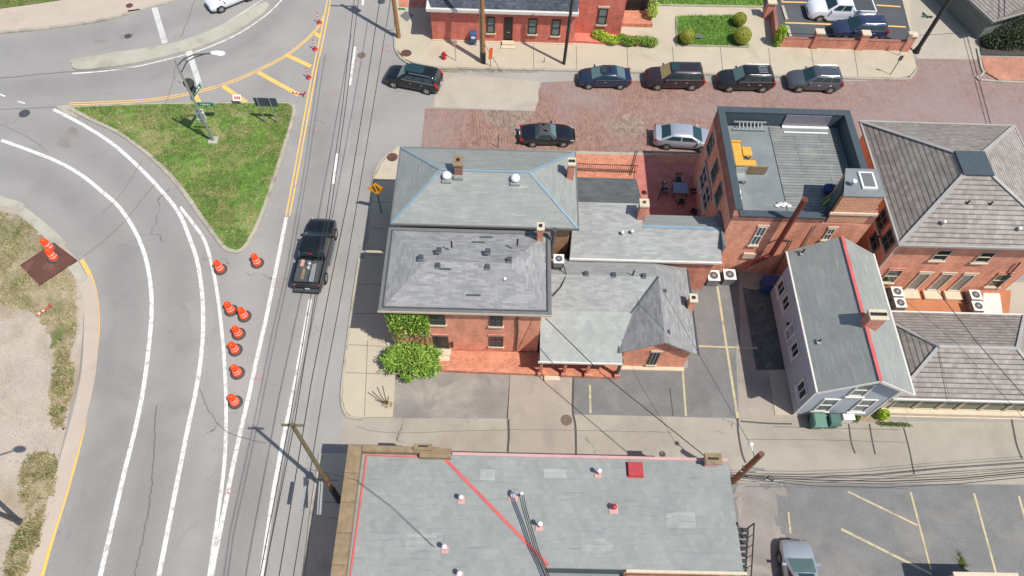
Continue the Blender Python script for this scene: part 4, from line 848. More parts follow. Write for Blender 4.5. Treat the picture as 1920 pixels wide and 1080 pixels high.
for cx_, cy_ in ((1655, 413), (1667, 450), (1644, 450)):
    v = on_x(cx_, cy_, EX); window(E_, 'W', EX, v.y - .6, v.y + .6, max(v.z - .7, .8), v.z + .7, fm='grey', gm='glass', sill='stone', fw=.1, cols=2)
b = MB(); b.tube([(EX - .06, 25.74, .1), (EX - .06, 25.74, 6.3)], .06, 8); b.build('downpipe', 'white', E_)
b = MB(); q = [on_y(1912, 490, EY), on_y(1866, 541, EY)]; b.tube([v + Vector((0, -.1, 0)) for v in q], .05, 8); b.build('handrail', 'dgrey', E_)
# ---- F: low brown-shake building
F_ = thing('shake_roof_building', 'low building with long brown shake hip roof, pale ridges and green-glazed front', 'building', (28.5, 19.3, 0))
fz = 3.3; fx0, fx1, fy0, fy1 = 23.55, 33.45, 16.35, 22.25; fr0, fr1, frz = (26.05, 19.0), (30.75, 19.0), 5.0
walls(F_, rect(fx0 + .2, fx1 - .3, 16.85, fy1 - .3), 0, 3.2, 'stone')
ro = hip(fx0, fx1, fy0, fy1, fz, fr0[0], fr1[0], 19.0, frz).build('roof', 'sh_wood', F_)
caps(ro, [((fx0, fy0, fz), (*fr0, frz)), ((fx0, fy1, fz), (*fr0, frz)), ((*fr0, frz), (*fr1, frz)), ((fx1, fy0, fz), (*fr1, frz)), ((fx1, fy1, fz), (*fr1, frz))], 'ridgegrey', .2, .05)
gutters(F_, fx0, fx1, fy0, fy1, fz, 'white', .1)
walls(F_, rect(fx1 - .28, 44, 16.85, 21.5), 0, 3.2, 'stone')
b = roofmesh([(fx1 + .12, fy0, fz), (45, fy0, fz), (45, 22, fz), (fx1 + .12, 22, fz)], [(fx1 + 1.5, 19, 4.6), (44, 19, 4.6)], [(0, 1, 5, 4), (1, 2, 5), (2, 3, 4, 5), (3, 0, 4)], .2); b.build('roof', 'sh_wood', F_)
xs = [on_y(x, 760, 16.85).x for x in (1668, 1716, 1762, 1800, 1846, 1895, 1935)]
for a_, c_ in zip(xs[:-1], xs[1:]): window(F_, 'S', 16.85, a_ + .04, c_ - .04, .55, 2.9, fm='stone', gm='glass_green', sill=None, fw=.07, rail=False)
b = MB(); b.box(24.2, 36, 16.5, 16.848, 0, .5); b.build('plinth', 'stone', F_)
# ---- G: blue-grey sided house
G_ = thing('sided_house', 'blue-grey clapboard house with grey gable roof, red ridge and square chimney', 'building', (21.0, 20.9, 0))
gz, grz = 4.7, 6.55; wx0, wx1, wy0, wy1 = 18.62, 23.35, 16.38, 25.3; ox0, ox1, oy0, oy1, orx = 18.3, 23.9, 16.0, 25.75, 21.08
walls(G_, rect(wx0, wx1, wy0, wy1), .25, gz + .05, 'siding')
b = MB(); b.add([(wx0, wy0, gz + .05), (wx1, wy0, gz + .05), (orx, wy0, grz - .15), (wx0, wy1, gz + .05), (wx1, wy1, gz + .05), (orx, wy1, grz - .15)], [(0, 1, 2), (5, 4, 3)]); b.build('gable_wall', 'siding', G_)
b = MB(); b.box(wx0 + .1, wx1 - .1, wy0 + .1, wy1 - .1, 0, .25); b.build('foundation', 'brick_dark', G_)
b = MB(); t_ = .14
for s_, xe in ((-1, ox0), (1, ox1)):
    v = [(xe, oy0, gz), (orx, oy0, grz), (orx, oy1, grz), (xe, oy1, gz)]; lo = [(x, y, z - t_) for x, y, z in v]
    b.add(v + lo, [(0, 1, 2, 3) if s_ < 0 else (3, 2, 1, 0), (4, 7, 6, 5) if s_ < 0 else (5, 6, 7, 4), (0, 4, 5, 1), (3, 2, 6, 7), (0, 3, 7, 4)])
ro = b.build('roof', 'sh_teal', G_)
caps(ro, [((orx, oy0, grz), (orx, oy1, grz))], 'pinkflash', .2, .04)
for xe in (ox0 - .04, ox1 + .04): b = MB(); b.bar((xe, oy0, gz - .05), (xe, oy1, gz - .05), .1, .12); b.build('gutter', 'white', G_)
b = MB()
for xe in (ox0, ox1): b.bar((xe, oy0 - .03, gz - .07), (orx, oy0 - .03, grz - .07), .05, .2)
b.build('bargeboard', 'white', G_)
for xe in (wx0 - .04, wx1 - .08): b = MB(); b.box(xe, xe + .12, wy0 - .04, wy0 - .002, .2, gz); b.build('corner_board', 'white', G_)
p = at(1628, 600, 6.9); chimney(G_, orx + .3, p.y, 5.9, 7.45, .95, .55, 'brick_worn', 'stone', 4)
PGW = ((ox0, oy0, gz), (ox0, oy1, gz), (orx, oy0, grz))
pipe_vent(G_, hit(1504, 474, *PGW), .4, .06, 'black', base='galv'); pipe_vent(G_, hit(1536, 640, *PGW), .22, .06, 'black', base='galv')
kw = dict(fm='white', gm='glass', sill='white', fw=.1)
for cx_, cy_, hw, hz in ((1466, 540, .5, .62), (1475, 568, .5, .6), (1492, 656, .48, .6), (1505, 731, .55, .62)):
    v = on_x(cx_, cy_, wx0); window(G_, 'W', wx0, v.y - hw, v.y + hw, v.z - hz, v.z + hz, cols=2, rail=False, **kw)
v = on_x(1485, 620, wx0); o = window(G_, 'W', wx0, v.y - .42, v.y + .42, v.z - 1.0, v.z + .6, fm='white', gm='blueflash', sill=None, rail=True, fw=.1, name='door')
b = MB(); v = on_x(1480, 607, wx0); b.cyl(v + Vector((-.12, 0, -.1)), v + Vector((-.12, 0, .1)), .08, n=8); b.build('wall_lamp', 'black', G_)
for p0, p1 in (((1527, 770), (1572, 747)), ((1596, 771), (1641, 748)), ((1591, 742), (1640, 719))):
    a, c = on_y(*p0, wy0), on_y(*p1, wy0); m_ = (a.x + c.x) / 2; window(G_, 'S', wy0, m_ - .5, m_ + .5, a.z + .05, c.z - .05, gm='glass_light', **{k: v for k, v in kw.items() if k != 'gm'})
# ---- D: big pale flat roof at the bottom
D_ = thing('flat_roof_building', 'large building with pale blue-grey roof, stone coping and diagonal red flashing line', 'building', (2.2, 8.5, 0))
dz = 5.6; dx0, dx1, dy1 = -7.83, 12.2, at(1365, 862, dz).y
walls(D_, [(dx0, -14), (2.45, -14), (2.45, 6.15), (dx1, 6.15), (dx1, dy1), (dx0, dy1)], 0, 5.2, 'brick')
b = MB(); yr = 6.05
b.prism([(dx0 + .5, -14), (2.45, -14), (2.45, yr), (dx1 + .08, yr), (dx1 + .08, dy1 + .02), (dx0 + .5, dy1 - .0)], 5.203, 5.42)
ro = b.build('roof', 'sh_flat', D_)
y0p, y1p = dy1, -14
b = MB(); n_ = 15; seg = 1.5; y = dy1 + .25
while y > -6:
    b.box(dx0 - .1, dx0 + .62, y - seg + .02, y, 5.202, 5.86); y -= seg
x = dx0 + .65; 
for k in range(3): b.box(x, x + 1.35, dy1 - .08, dy1 + .25, 5.202, 5.84); x += 1.37
b.build('parapet_coping', 'coping', D_)
zt = 5.45
c0, c1 = at(830, 856, 5.44), at(1028, 1060, 5.44)
caps(ro, [((c0.x, c0.y, 5.42), (c1.x, c1.y, 5.42))], 'pinkflash', .17, .03)
b = MB(); b.bar((-6.98, dy1 - .15, 5.46), (-7.17, -5, 5.46), .08, .06); b.bar((-6.9, dy1 - .16, 5.46), (-3.5, dy1 - .2, 5.46), .07, .06); b.build('roof_flashing', 'pinkflash', D_)
b = MB(); b.box(c0.x + .5, dx1 + .05, dy1 - .06, dy1 + .1, 5.424, 5.5); b.build('roof_flashing', 'pinkpale', D_, label='pale pink edge flashing along the alley')
p = at(795, 838, 5.9); b = MB(); b.box(p.x - .55, p.x + .42, p.y - .18, p.y + .14, 5.1, 5.98); o = b.build('roof_hatch', 'coping', D_); b = MB(); b.box(p.x - .3, p.x + .2, p.y - .03, p.y + .05, 5.982, 6.0); b.build('hatch_slot', 'black', o)
b = MB(); b.box(c0.x - 1.2, c0.x + .45, dy1 - .3, dy1 + .2, 5.42, 5.78); b.build('parapet_coping', 'coping', D_)
p = at(1336, 862, 5.9); b = MB(); b.box(p.x - .36, p.x + .36, p.y - .25, p.y + .25, 5.0, 6.0); o = b.build('chimney', 'pinkpale', D_); b = MB(); b.box(p.x - .44, p.x + .44, p.y - .3, p.y + .3, 6.002, 6.1); b.build('chimney_cap', 'coping', o); b = MB(); b.box(p.x - .28, p.x + .28, p.y - .06, p.y + .06, 6.102, 6.12); b.build('flue', 'black', o)
a, c = at(1179, 892, 5.6), at(1204, 867, 5.6); b = MB(); b.box(a.x, c.x, a.y, c.y, 5.422, 5.62); b.box(a.x - .06, c.x + .06, a.y - .06, c.y + .06, 5.423, 5.46); b.build('roof_hatch', 'redbox', D_, label='square red roof hatch')
for px, py, hh in ((1121, 888, .55), (865, 937, .5), (1011, 987, .6), (834, 1029, .55), (862, 1078, .45)): pipe_vent(D_, at(px, py, 5.43), hh, .07, 'pinkflash', cap='whitecap', capr=.13, base='pinkpale')
pipe_vent(D_, at(1150, 953, 5.43), .3, .09, 'redbox', cap='redbox', capr=.15, base='pinkpale'); pipe_vent(D_, at(962, 930, 5.43), .25, .09, 'galv', cap='whitecap', capr=.15, base='pinkpale')
gutters(D_, 6.6, dx1 + .1, yr, 8, 5.4, 'stone', .14, 'S')
for k, (x0_, y0_, x1_, y1_) in enumerate(((760, 1000, 830, 1030), (1020, 880, 1062, 896), (1250, 960, 1302, 990), (900, 880, 928, 900), (1090, 1010, 1150, 1036))):
    a, c = at(x0_, y1_, 5.42), at(x1_, y0_, 5.42); b = MB(); b.box(a.x, c.x, a.y, c.y, 5.421, 5.427); b.build('shingle_patch', ['sh_grey2', 'sh_flat2'][k % 2], D_)
# lower south terrace and painted awning
b = MB(); b.box(2.5, 6.6, -14, 6.1, 0, 3.6); b.build('lower_roof', 'membrane', D_); b = MB(); b.box(2.5, 6.58, 6.102, 6.145, 3.602, 5.2); b.build('wall_shade_sheet', 'dkmetal', D_)  # dark sheet added over the brick to give this wall its shade
b = MB(); b.box(6.7, 11.9, 5.3, 5.95, 4.0, 4.25); b.build('awning', 'tile_wall', D_, label='orange awning below the roof edge')
p0, p1 = at(1376, 988, 4.6), at(1384, 1062, 3.5)
b = MB()
for k in range(9):
    y = p0.y - k * .27; b.box(12.32, 13.15, y - .24, y - .02, 4.5 - k * .2, 4.54 - k * .2)
st = b.build('stair_tread', 'black', D_)
b = MB()
for x in (12.3, 13.15):
    b.tube([(x, p0.y, 5.5), (x, p0.y - 2.4, 3.8)], .035, 6); b.tube([(x, p0.y, 4.5), (x, p0.y - 2.4, 2.75)], .05, 6)
    for k in range(6): b.tube([(x, p0.y - k * .45, 4.5 - k * .33), (x, p0.y - k * .45, 5.45 - k * .32)], .02, 5)
    b.tube([(x, p0.y, 0), (x, p0.y, 5.5)], .04, 6)
b.build('fire_stair_rail', 'black', D_)
p = at(1379, 1067, 5.2); b = MB(); b.lathe([(.02, p.z - .1), (.34, p.z), (.36, p.z + .05), (.02, p.z + .1)], (p.x, p.y, 0)); b.build('satellite_dish', 'galv', D_)
# ---- H: long red brick building, top centre
H_ = thing('brick_rowhouse', 'long low red brick building with slate roof and white cornice along the north sidewalk', 'building', (-.5, 53, 0))
HY, hx0, hx1 = 50.12, -6.68, 5.6
walls(H_, rect(hx0, hx1, HY, 60), 0, 3.35, 'brick_red')
b = MB(); b.box(hx0 - .3, hx1 + .1, HY - .42, HY + .3, 3.352, 3.62); b.box(hx0 - .3, hx0 + .2, HY + .303, 60, 3.352, 3.62); b.build('cornice', 'white', H_)
b = MB(); b.add([(hx0 + .1, HY - .2, 3.63), (hx1 + .05, HY - .2, 3.63), (hx1 + .05, 52.0, 5.4), (hx0 + .1, 52.0, 5.4), (hx1 + .05, 60, 6), (hx0 + .1, 60, 6), (hx0 + .1, 60, 3.6), (hx1 + .05, 60, 3.6)], [(0, 1, 2, 3), (3, 2, 4, 5), (0, 3, 5, 6), (1, 7, 4, 2)]); b.build('roof', 'slate', H_)
b = MB(); b.box(hx0 - .05, hx1, HY - .1, HY - .003, 0, .22); b.build('footing', 'stone', H_)
kw = dict(fm='black', gm='glass_light', sill='stone', fw=.07)
for p0, p1 in (((913, 61), (928, 32)), ((990, 63), (1008, 35)), ((1033, 66), (1052, 37))): win_px(H_, 'S', HY, p0, p1, **kw)
a, c = on_y(945, 73, HY), on_y(962, 33, HY); o = window(H_, 'S', HY, a.x, c.x, .25, c.z, fm='black', gm='black', sill=None, rail=False, name='door')
b = MB(); b.box(a.x + .25, c.x - .25, HY - .06, HY - .047, 1.2, 1.27); b.build('letter_slot', 'galv', o)
b = MB(); b.box(a.x - .15, c.x + .15, HY - .55, HY - .11, 0, .42); b.box(a.x - .25, c.x + .25, HY - .85, HY - .553, 0, .24); b.build('door_step', 'stone', H_)
H2 = thing('brick_rowhouse', 'taller red brick house front with one tall window beside the garden hedge', 'building', (7.5, 54, 0))
walls(H2, rect(5.75, 9.75, 51.35, 60), 0, 7.5, 'brick_red')
win_px(H2, 'S', 51.35, (1119, 45), (1141, 15), fm='black', gm='glass_light', sill='stone', lintel='stone', fw=.07)
# red brick planter edge
# ---- I: grey sided house at the top right
I_ = thing('grey_house', 'grey sided house with ribbed brown roof at the top right corner', 'building', (44, 56, 0))
wz = 2.5; iz = at(1856, 38, wz)
bs = at(1835, 78); ang = math.atan2(at(1920, 20, wz).y - iz.y, at(1920, 20, wz).x - iz.x)
ux, uy = Vector((math.cos(ang), math.sin(ang), 0)), Vector((-math.sin(ang), math.cos(ang), 0))
q0 = Vector((iz.x + .5, iz.y + .5, 0)); pts = [q0, q0 + ux * 9, q0 + ux * 9 + uy * 10, q0 + uy * 10]
walls(I_, [(p.x, p.y) for p in pts], 0, wz - .1, 'greysiding')
e = [q0 - ux * .5 - uy * .5, q0 + ux * 9.5 - uy * .5, q0 + ux * 9.5 + uy * 10.5, q0 - ux * .5 + uy * 10.5]
rm = [(q0 + ux * 4.5 + uy * -.5), (q0 + ux * 4.5 + uy * 10.5)]
b = roofmesh([(p.x, p.y, wz) for p in e], [(rm[0].x, rm[0].y, wz + 1.6), (rm[1].x, rm[1].y, wz + 1.6)], [(0, 4, 5, 3), (1, 2, 5, 4), (0, 1, 4), (2, 3, 5)], .2)
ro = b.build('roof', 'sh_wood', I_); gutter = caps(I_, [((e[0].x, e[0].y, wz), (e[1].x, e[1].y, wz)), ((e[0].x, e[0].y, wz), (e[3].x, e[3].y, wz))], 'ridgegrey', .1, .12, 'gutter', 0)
# ---- bottom right shed
s0, s1 = at(1732, 1067, 2.6), at(1905, 1076, 2.6)
Sh = thing('shed', 'small pale flat-topped shed cut by the bottom edge of the picture near the right corner', 'shed', (s0.x + 2, s0.y - 1.5, 0))
b = MB(); s0 = at(1790, 1072, 2.6); b.box(s0.x, s1.x, s0.y - 3, s0.y - .1, 0, 2.5); b.build('wall', 'galv', Sh)
b = MB(); b.box(s0.x - .1, s1.x + .1, s0.y - 3.1, s0.y, 2.502, 2.62); b.build('roof', 'stone', Sh)
# ================================================================ VEHICLES
def paint(name, c, metal=.3): return NT(name, .32, metal, .8).out(c)
M['p_black'] = paint('paint_black', (.012, .014, .018)); M['p_navy'] = paint('paint_navy', (.02, .04, .085)); M['p_brown'] = paint('paint_brown_black', (.035, .026, .032))
M['p_char'] = paint('paint_charcoal', (.018, .022, .024)); M['p_grey'] = paint('paint_grey', (.09, .1, .12)); M['p_silver'] = paint('paint_silver', (.52, .56, .62), .5); M['p_white'] = paint('paint_white', (.75, .77, .82), .05)
M['p_blue'] = paint('paint_blue', (.035, .05, .11)); M['p_cool'] = paint('paint_cool_silver', (.45, .49, .53), .5)
M['cglass'] = NT('car_glass', .06, 0, .5).out((.02, .05, .055)); M['cglass_l'] = NT('car_glass_pale', .1, 0, .5).out((.1, .17, .17)); M['cglass_tan'] = NT('car_glass_tan', .15).out((.30, .27, .13))
M['lamp'] = NT('headlamp', .15).out((.75, .76, .74)); M['tail'] = NT('tail_lamp', .3).out((.5, .02, .03)); M['tyre'] = plain('tyre', (.02, .02, .02), .85); M['rim'] = plain('alloy', (.5, .5, .5), .35, .6)
M['chrome'] = NT('chrome_trim', .2, .8).out((.7, .7, .7)); M['softtop'] = plain('soft_top', (.07, .065, .07), .9); M['plate'] = plain('number_plate', (.7, .72, .74), .5)
def lerp(prof, x):
    if x <= prof[0][0]: return prof[0][1]
    for (a, za), (c, zc) in zip(prof[:-1], prof[1:]):
        if x <= c: return za + (zc - za) * (x - a) / (c - a)
    return prof[-1][1]
def car(label, cat, name, paint_, L, W, H, prof, base, roof, wb, wr=.34, belt=1.0, glass='cglass', wsglass=None, group='cars', doors=2, rails=False, sunroof=None, bed=None, round_=.14, tumble=.72, rooflabel=None, top='body', rimm='rim', chrome=True, plate=True, fx=.04):
    t = thing(name, label, cat, (0, 0, 0), group)
    h = W / 2; b = MB(); xs = [-L / 2, -L / 2 + .04, -L / 2 + .14, -L / 2 + .35, -L / 2 + .7, -L * .22, -L * .08, L * .06, L * .18, L / 2 - .95, L / 2 - .6, L / 2 - .3, L / 2 - .12, L / 2 - .03, L / 2]
    rows = []
    for x in xs:
        e = abs(2 * x / L); w = h * (1 - round_ * e ** 5) * (1 - .1 * max(0, (e - .9) / .1) ** 2); zt = lerp(prof, x); lo = .26 + .12 * max(0, (e - .9) / .1)
        zt = zt - .10 * max(0, (e - .95) / .05)
        half = [(w * .90, lo), (w * .985, lo + .14), (w, .5), (w * .985, zt * .84), (w * .93, zt - .03), (w * .8, zt + .01), (w * .45, zt + .035), (0, zt + .04)]
        rows.append([(x, -y, z) for y, z in half] + [(x, y, z) for y, z in reversed(half[:-1])])
    n = len(rows[0]); v = [p for r in rows for p in r]
    b.add(v, [(i * n + j, (i + 1) * n + j, (i + 1) * n + j + 1, i * n + j + 1) for i in range(len(xs) - 1) for j in range(n - 1)], 0, True)
    b.add(v[:n], [tuple(range(n))]); b.add(v[-n:], [tuple(reversed(range(n)))])
    bo = b.build('body', paint_, t, uv=False); bo.data.set_sharp_from_angle(angle=R_(38))
    # cabin
    (rb, fb_), (rt, ft) = base, roof; wb_ = h * .93; wt = h * tumble; zm = H - .09
    def ring(xa, xb, hw, z, ch):
        return [(xa + ch, -hw, z), (xb - ch * 1.6, -hw, z), (xb, -hw + ch * 1.8, z), (xb, hw - ch * 1.8, z), (xb - ch * 1.6, hw, z), (xa + ch, hw, z), (xa, hw - ch, z), (xa, -hw + ch, z)]
    R0 = ring(rb, fb_, wb_, belt - .06, .1); R1 = ring(rt - .02, ft + .03, wt + .03, zm, .07); R2 = ring(rt + .12, ft - .14, wt - .08, H - .01, .07); R3 = ring(rt + .5, ft - .5, wt - .35, H + .02, .07)
    # rounder plan for windscreen and backlight
    b = MB(); b.add(R0 + R1 + R2 + R3, [(k * 8 + i, k * 8 + (i + 1) % 8, (k + 1) * 8 + (i + 1) % 8, (k + 1) * 8 + i) for k in range(3) for i in range(8)] + [tuple(range(24, 32))], 0, True)
    cb = b.build('cabin', paint_ if top == 'body' else top, t, uv=False); cb.data.set_sharp_from_angle(angle=R_(40))
    def panel(A, B, Cc, D, u0, u1, v0, v1, nm, mat, off=.012, sk=0):
        A, B, Cc, D = map(Vector, (A, B, Cc, D))
        f = lambda u, v_: (A * (1 - u) + B * u) * (1 - v_) + (D * (1 - u) + Cc * u) * v_
        q = [f(u0, v0), f(u1, v0), f(u1 - sk, v1), f(u0 + sk, v1)]; nn = (q[1] - q[0]).cross(q[3] - q[0]).normalized()
        c0 = sum(q, Vector()) / 4
        if nn.dot(c0 - Vector((c0.x * .6 if abs(c0.x) > .5 else c0.x, 0, .4))) < 0: nn = -nn
        bb = MB(); bb.add([p + nn * off for p in q] + [p - nn * .01 for p in q], [(0, 1, 2, 3), (0, 4, 5, 1), (1, 5, 6, 2), (2, 6, 7, 3), (3, 7, 4, 0)]); return bb.build(nm, mat, t, uv=False)
    panel(R0[2], R0[3], R1[3], R1[2], -.02, 1.02, .12, .97, 'windscreen', wsglass or glass)
    panel(R0[6], R0[7], R1[7], R1[6], .03, .97, .2 if not bed else .35, .94, 'rear_window', glass)
    for s in (0, 1):
        A, B, Cc, D = (R0[0], R0[1], R1[1], R1[0]) if s == 0 else (R0[5], R0[4], R1[4], R1[5])
        k = doors + (1 if rails else 0); g = .02
        for i in range(k): panel(A, B, Cc, D, .04 + i * .92 / k + g, .04 + (i + 1) * .92 / k - g, .22, .88, 'side_window', 'cglass', sk=.0)
        if chrome: panel(A, B, Cc, D, .04, .96, .16, .2, 'window_trim', 'chrome', .016)
        y = (-1) ** (s + 1) * h
        q = MB(); q.bar((fb_ - .42, y * .9, belt - .02), (fb_ - .42, y * 1.16, belt + .04), .14, .12); q.build('mirror', paint_, t, uv=False)
        for i in range(min(doors, 2)):
            xh = fb_ - 1.25 - i * .95; q = MB(); q.box(xh - .09, xh + .09, y * .985 - .012, y * .985 + .012, belt * .8, belt * .8 + .035)
            q.build('door_handle', 'chrome' if chrome else paint_, t, uv=False)
    for s in (-1, 1):
        for xw in (-wb / 2, wb / 2):
            xw += fx; y = s * (h - .12)
            q = MB(); q.cyl((xw, s * (h - .2), wr + .02), (xw, s * (h * .985 + .004), wr + .04), wr + .07, n=24); q.build('wheel_arch', 'tyre', t, uv=False)
            q = MB(); q.cyl((xw, s * (h - .24), wr), (xw, s * (h + .015), wr), wr, n=24); wo = q.build('wheel', 'tyre', t, uv=False)
            q = MB(); q.cyl((xw, s * (h - .1), wr), (xw, s * (h + .022), wr), wr * .68, n=20, mi=1); q.cyl((xw, s * (h + .01), wr), (xw, s * (h + .034), wr), wr * .16, n=10)
            for k in range(5):
                a = k * 2 * math.pi / 5; q.bar((xw, s * (h + .026), wr), (xw + wr * .66 * math.cos(a), s * (h + .026), wr + wr * .66 * math.sin(a)), .085, .014, up=(0, 1, 0))
            q.lathe([(0, 0)], n=3, caps=False) if False else None
            q.build('rim', [rimm, 'dgrey'], wo, uv=False)
        zt = lerp(prof, L / 2 - .25)
        q = MB(); q.bar((L / 2 - .42, s * h * .80, zt - .03), (L / 2 - .14, s * h * .66, zt - .14), .17, .10); q.build('headlight', 'lamp', t, uv=False)
        zr_ = lerp(prof, -L / 2 + .2)
        q = MB()
        if rails and cat == 'SUV' and not bed: q.bar((-L / 2 + .28, s * h * .86, zr_ + .18), (-L / 2 + .06, s * h * .86, zr_ - .22), .15, .16)
        else: q.bar((-L / 2 + .2, s * h * .86, zr_ - .06), (-L / 2 + .03, s * h * .78, zr_ - .16), .16, .14)
        q.build('tail_light', 'tail', t, uv=False)
        if rails: q = MB(); q.tube([(rt + .25, s * (wt - .04), H + .03), (ft - .35, s * (wt - .04), H + .03)], .022, 6); q.build('roof_rail', 'chrome', t, uv=False)
    if sunroof: q = MB(); q.box(sunroof[0], sunroof[1], -wt * .62, wt * .62, H + .003, H + .028); q.build('sunroof', 'cglass', t, uv=False)
    q = MB(); q.box(L / 2 - .03, L / 2 + .012, -.32, .32, .5, .64); q.build('grille', 'dgrey', t, uv=False)
    if plate: q = MB(); q.box(-L / 2 - .02, -L / 2 + .03, -.16, .16, .62, .74); q.build('number_plate', 'plate', t, uv=False)
    return t
def place(t, F, Rr, W, wb, fx, side):
    """stand the car so that its near front and rear tyres touch the road at F and Rr (photo pixels); side=-1: near side is the car's right"""
    a, c = at(*F), at(*Rr); d = (a - c).normalized(); nrm = Vector((-d.y, d.x, 0)); m = (a + c) / 2
    ctr = m - nrm * side * (W / 2 - .06) - d * fx
    t.location = (ctr.x, ctr.y, 0); t.rotation_euler = (0, 0, math.atan2(d.y, d.x)); return t
def suvprof(L, b=1.02, nose=.72, hood=.98): return [(-L / 2, .88), (-L / 2 + .15, b), (L / 2 - 1.35, b), (L / 2 - .5, hood - .05), (L / 2, nose)]
def sedprof(L, deck=.93, cowl=.9, nose=.6): return [(-L / 2, deck - .12), (-L / 2 + .12, deck), (0, .92), (L / 2 - 1.15, cowl), (L / 2 - .4, cowl - .12), (L / 2, nose)]
GP, GN = 'cars parked along the north kerb of the brick street', 'cars in the garden parking lot'
def SUV(label, pc, L, W=1.86, H=1.68, **k):
    return car(label, 'SUV', 'parked_suv', pc, L, W, H, suvprof(L), (-L / 2 + .1, L / 2 - 1.15), (-L / 2 + .42, L / 2 - 1.95), k.pop('wb', 2.72), .37, 1.04, rails=True, **k)
t = SUV('black SUV with bright red tail lamps turning out at the junction corner', 'p_black', 4.75, wsglass='cglass_l', wb=2.85, sunroof=(-1.0, .55), group=None, doors=2); place(t, (739.6, 164.8), (799.6, 176.5), 1.86, 2.85, .04, 1)
L = 4.42
t = car('navy blue two-door coupe parked by the north kerb, first of its row from the junction', 'car', 'parked_car', 'p_navy', L, 1.76, 1.38, sedprof(L), (-L / 2 + .38, L / 2 - .95), (-L / 2 + 1.35, L / 2 - 1.95), 2.65, .32, .93, wsglass='cglass_l', glass='cglass_l', group=GP, doors=1, sunroof=(.0, .38)); place(t, (1103.2, 166.9), (1162, 167.5), 1.76, 2.65, .04, 1)
t = SUV('dark brown SUV with tan windscreen shade parked between the navy coupe and the black SUV', 'p_brown', 4.95, 1.92, 1.72, wsglass='cglass_tan', wb=2.9, group=GP, sunroof=(-.2, .5)); place(t, (1229.8, 169.2), (1296.8, 169.6), 1.92, 2.9, .04, 1)
t = SUV('black boxy SUV with striped roof parked second from the alley end of the kerb row', 'p_char', 4.7, 1.84, 1.68, wsglass='cglass_l', wb=2.8, group=GP); place(t, (1365.2, 172.6), (1427.5, 173.4), 1.84, 2.8, .04, 1)
b = MB()
for yy in (-.34, -.17, 0, .17, .34): b.box(-1.5, -.75, yy - .025, yy + .025, 1.69, 1.715)
b2 = b; 
for v_ in b2.v: v_ += Vector((0, 0, 0))
o = b2.build('roof_rack', 'galv', None, uv=False); o.parent = t
t = SUV('grey SUV with purple-grey roof parked nearest the alley end of the kerb row', 'p_grey', 4.5, 1.84, 1.66, wb=2.62, group=GP, sunroof=None); place(t, (1495.9, 173.2), (1552.7, 175), 1.84, 2.62, .04, 1)
L = 4.38
t = car('black two-seat roadster with dark fabric roof parked on the brick street', 'car', 'parked_car', 'p_black', L, 1.8, 1.27, [(-L / 2, .62), (-L / 2 + .15, .8), (-L / 2 + 1.2, .9), (.2, .86), (L / 2 - 1.2, .84), (L / 2 - .35, .7), (L / 2, .5)], (-L / 2 + 1.1, L / 2 - 1.45), (-L / 2 + 1.55, L / 2 - 2.0), 2.42, .32, .88, wsglass='cglass_l', group=None, doors=1, top='softtop', round_=.26, chrome=False, tumble=.66); place(t, (1055, 275.4), (999, 275.4), 1.8, 2.42, .04, -1)
L = 4.85
t = car('silver sedan parked on the brick street beside the tall terrace building', 'car', 'parked_car', 'p_silver', L, 1.84, 1.46, sedprof(L, 1.0, .94), (-L / 2 + .4, L / 2 - 1.0), (-L / 2 + 1.3, L / 2 - 1.95), 2.8, .34, .98, group=None); place(t, (1314.2, 284.9), (1248, 280), 1.84, 2.8, .04, -1)
def pickup(label, pc, group, loc, L=5.85, W=2.0, H=1.92, cover='dgrey', cargo=False):
    pr = [(-L / 2, 1.08), (-L / 2 + .1, 1.22), (-.9, 1.22), (L / 2 - 1.5, 1.2), (L / 2 - .4, 1.12), (L / 2, .8)]
    t = car(label, 'pickup truck', 'pickup_truck', pc, L, W, H, pr, (-.82, L / 2 - 1.45), (-.66, L / 2 - 2.2), 3.7, .4, 1.24, group=group, doors=2, bed=True, tumble=.8, round_=.08)
    b = MB()
    b.box(-L / 2 + .02, -L / 2 + .14, -W / 2 + .06, W / 2 - .06, 1.2, 1.36); b.box(-L / 2 + .14, -.9, -W / 2 + .02, -W / 2 + .14, 1.2, 1.37); b.box(-L / 2 + .14, -.9, W / 2 - .14, W / 2 - .02, 1.2, 1.37); b.box(-1.0, -.86, -W / 2 + .14, W / 2 - .14, 1.2, 1.39)
    o = b.build('bed_rail', pc, None, uv=False); o.parent = t
    b = MB(); b.box(-L / 2 + .15, -1.01, -W / 2 + .15, W / 2 - .15, 1.24, 1.3 if cargo else 1.36); o = b.build('bed_floor' if cargo else 'bed_cover', cover, None, uv=False); o.parent = t
    b = MB(); b.box(-L / 2 - .16, -L / 2 + .03, -W / 2 + .1, W / 2 - .1, .5, .66); o = b.build('bumper', 'dgrey' if cargo else 'chrome', None, uv=False); o.parent = t
    b = MB(); b.box(-.84, -.8, -.14, .14, H - .16, H - .1); o = b.build('brake_light', 'tail', None, uv=False); o.parent = t
    for s in (-1, 1): b = MB(); b.box(-.7, 1.3, s * (W / 2 + .08) - .07, s * (W / 2 + .08) + .07, .36, .42); o = b.build('side_step', 'chrome' if s else 'dgrey', None, uv=False); o.parent = t
    t.location = loc; return t
t = pickup('white pickup truck with black bed cover in the garden parking lot', 'p_white', GN, (0, 0, 0)); place(t, (1531.7, 41.9), (1611.5, 44.5), 2.0, 3.7, .04, 1)
t = SUV('navy blue SUV parked behind the brick pier wall, below the white pickup', 'p_blue', 4.7, 1.84, 1.66, wb=2.7, group=GN); place(t, (1577, 79), (1638.8, 79.7), 1.84, 2.7, .04, 1); t.location.z = .14
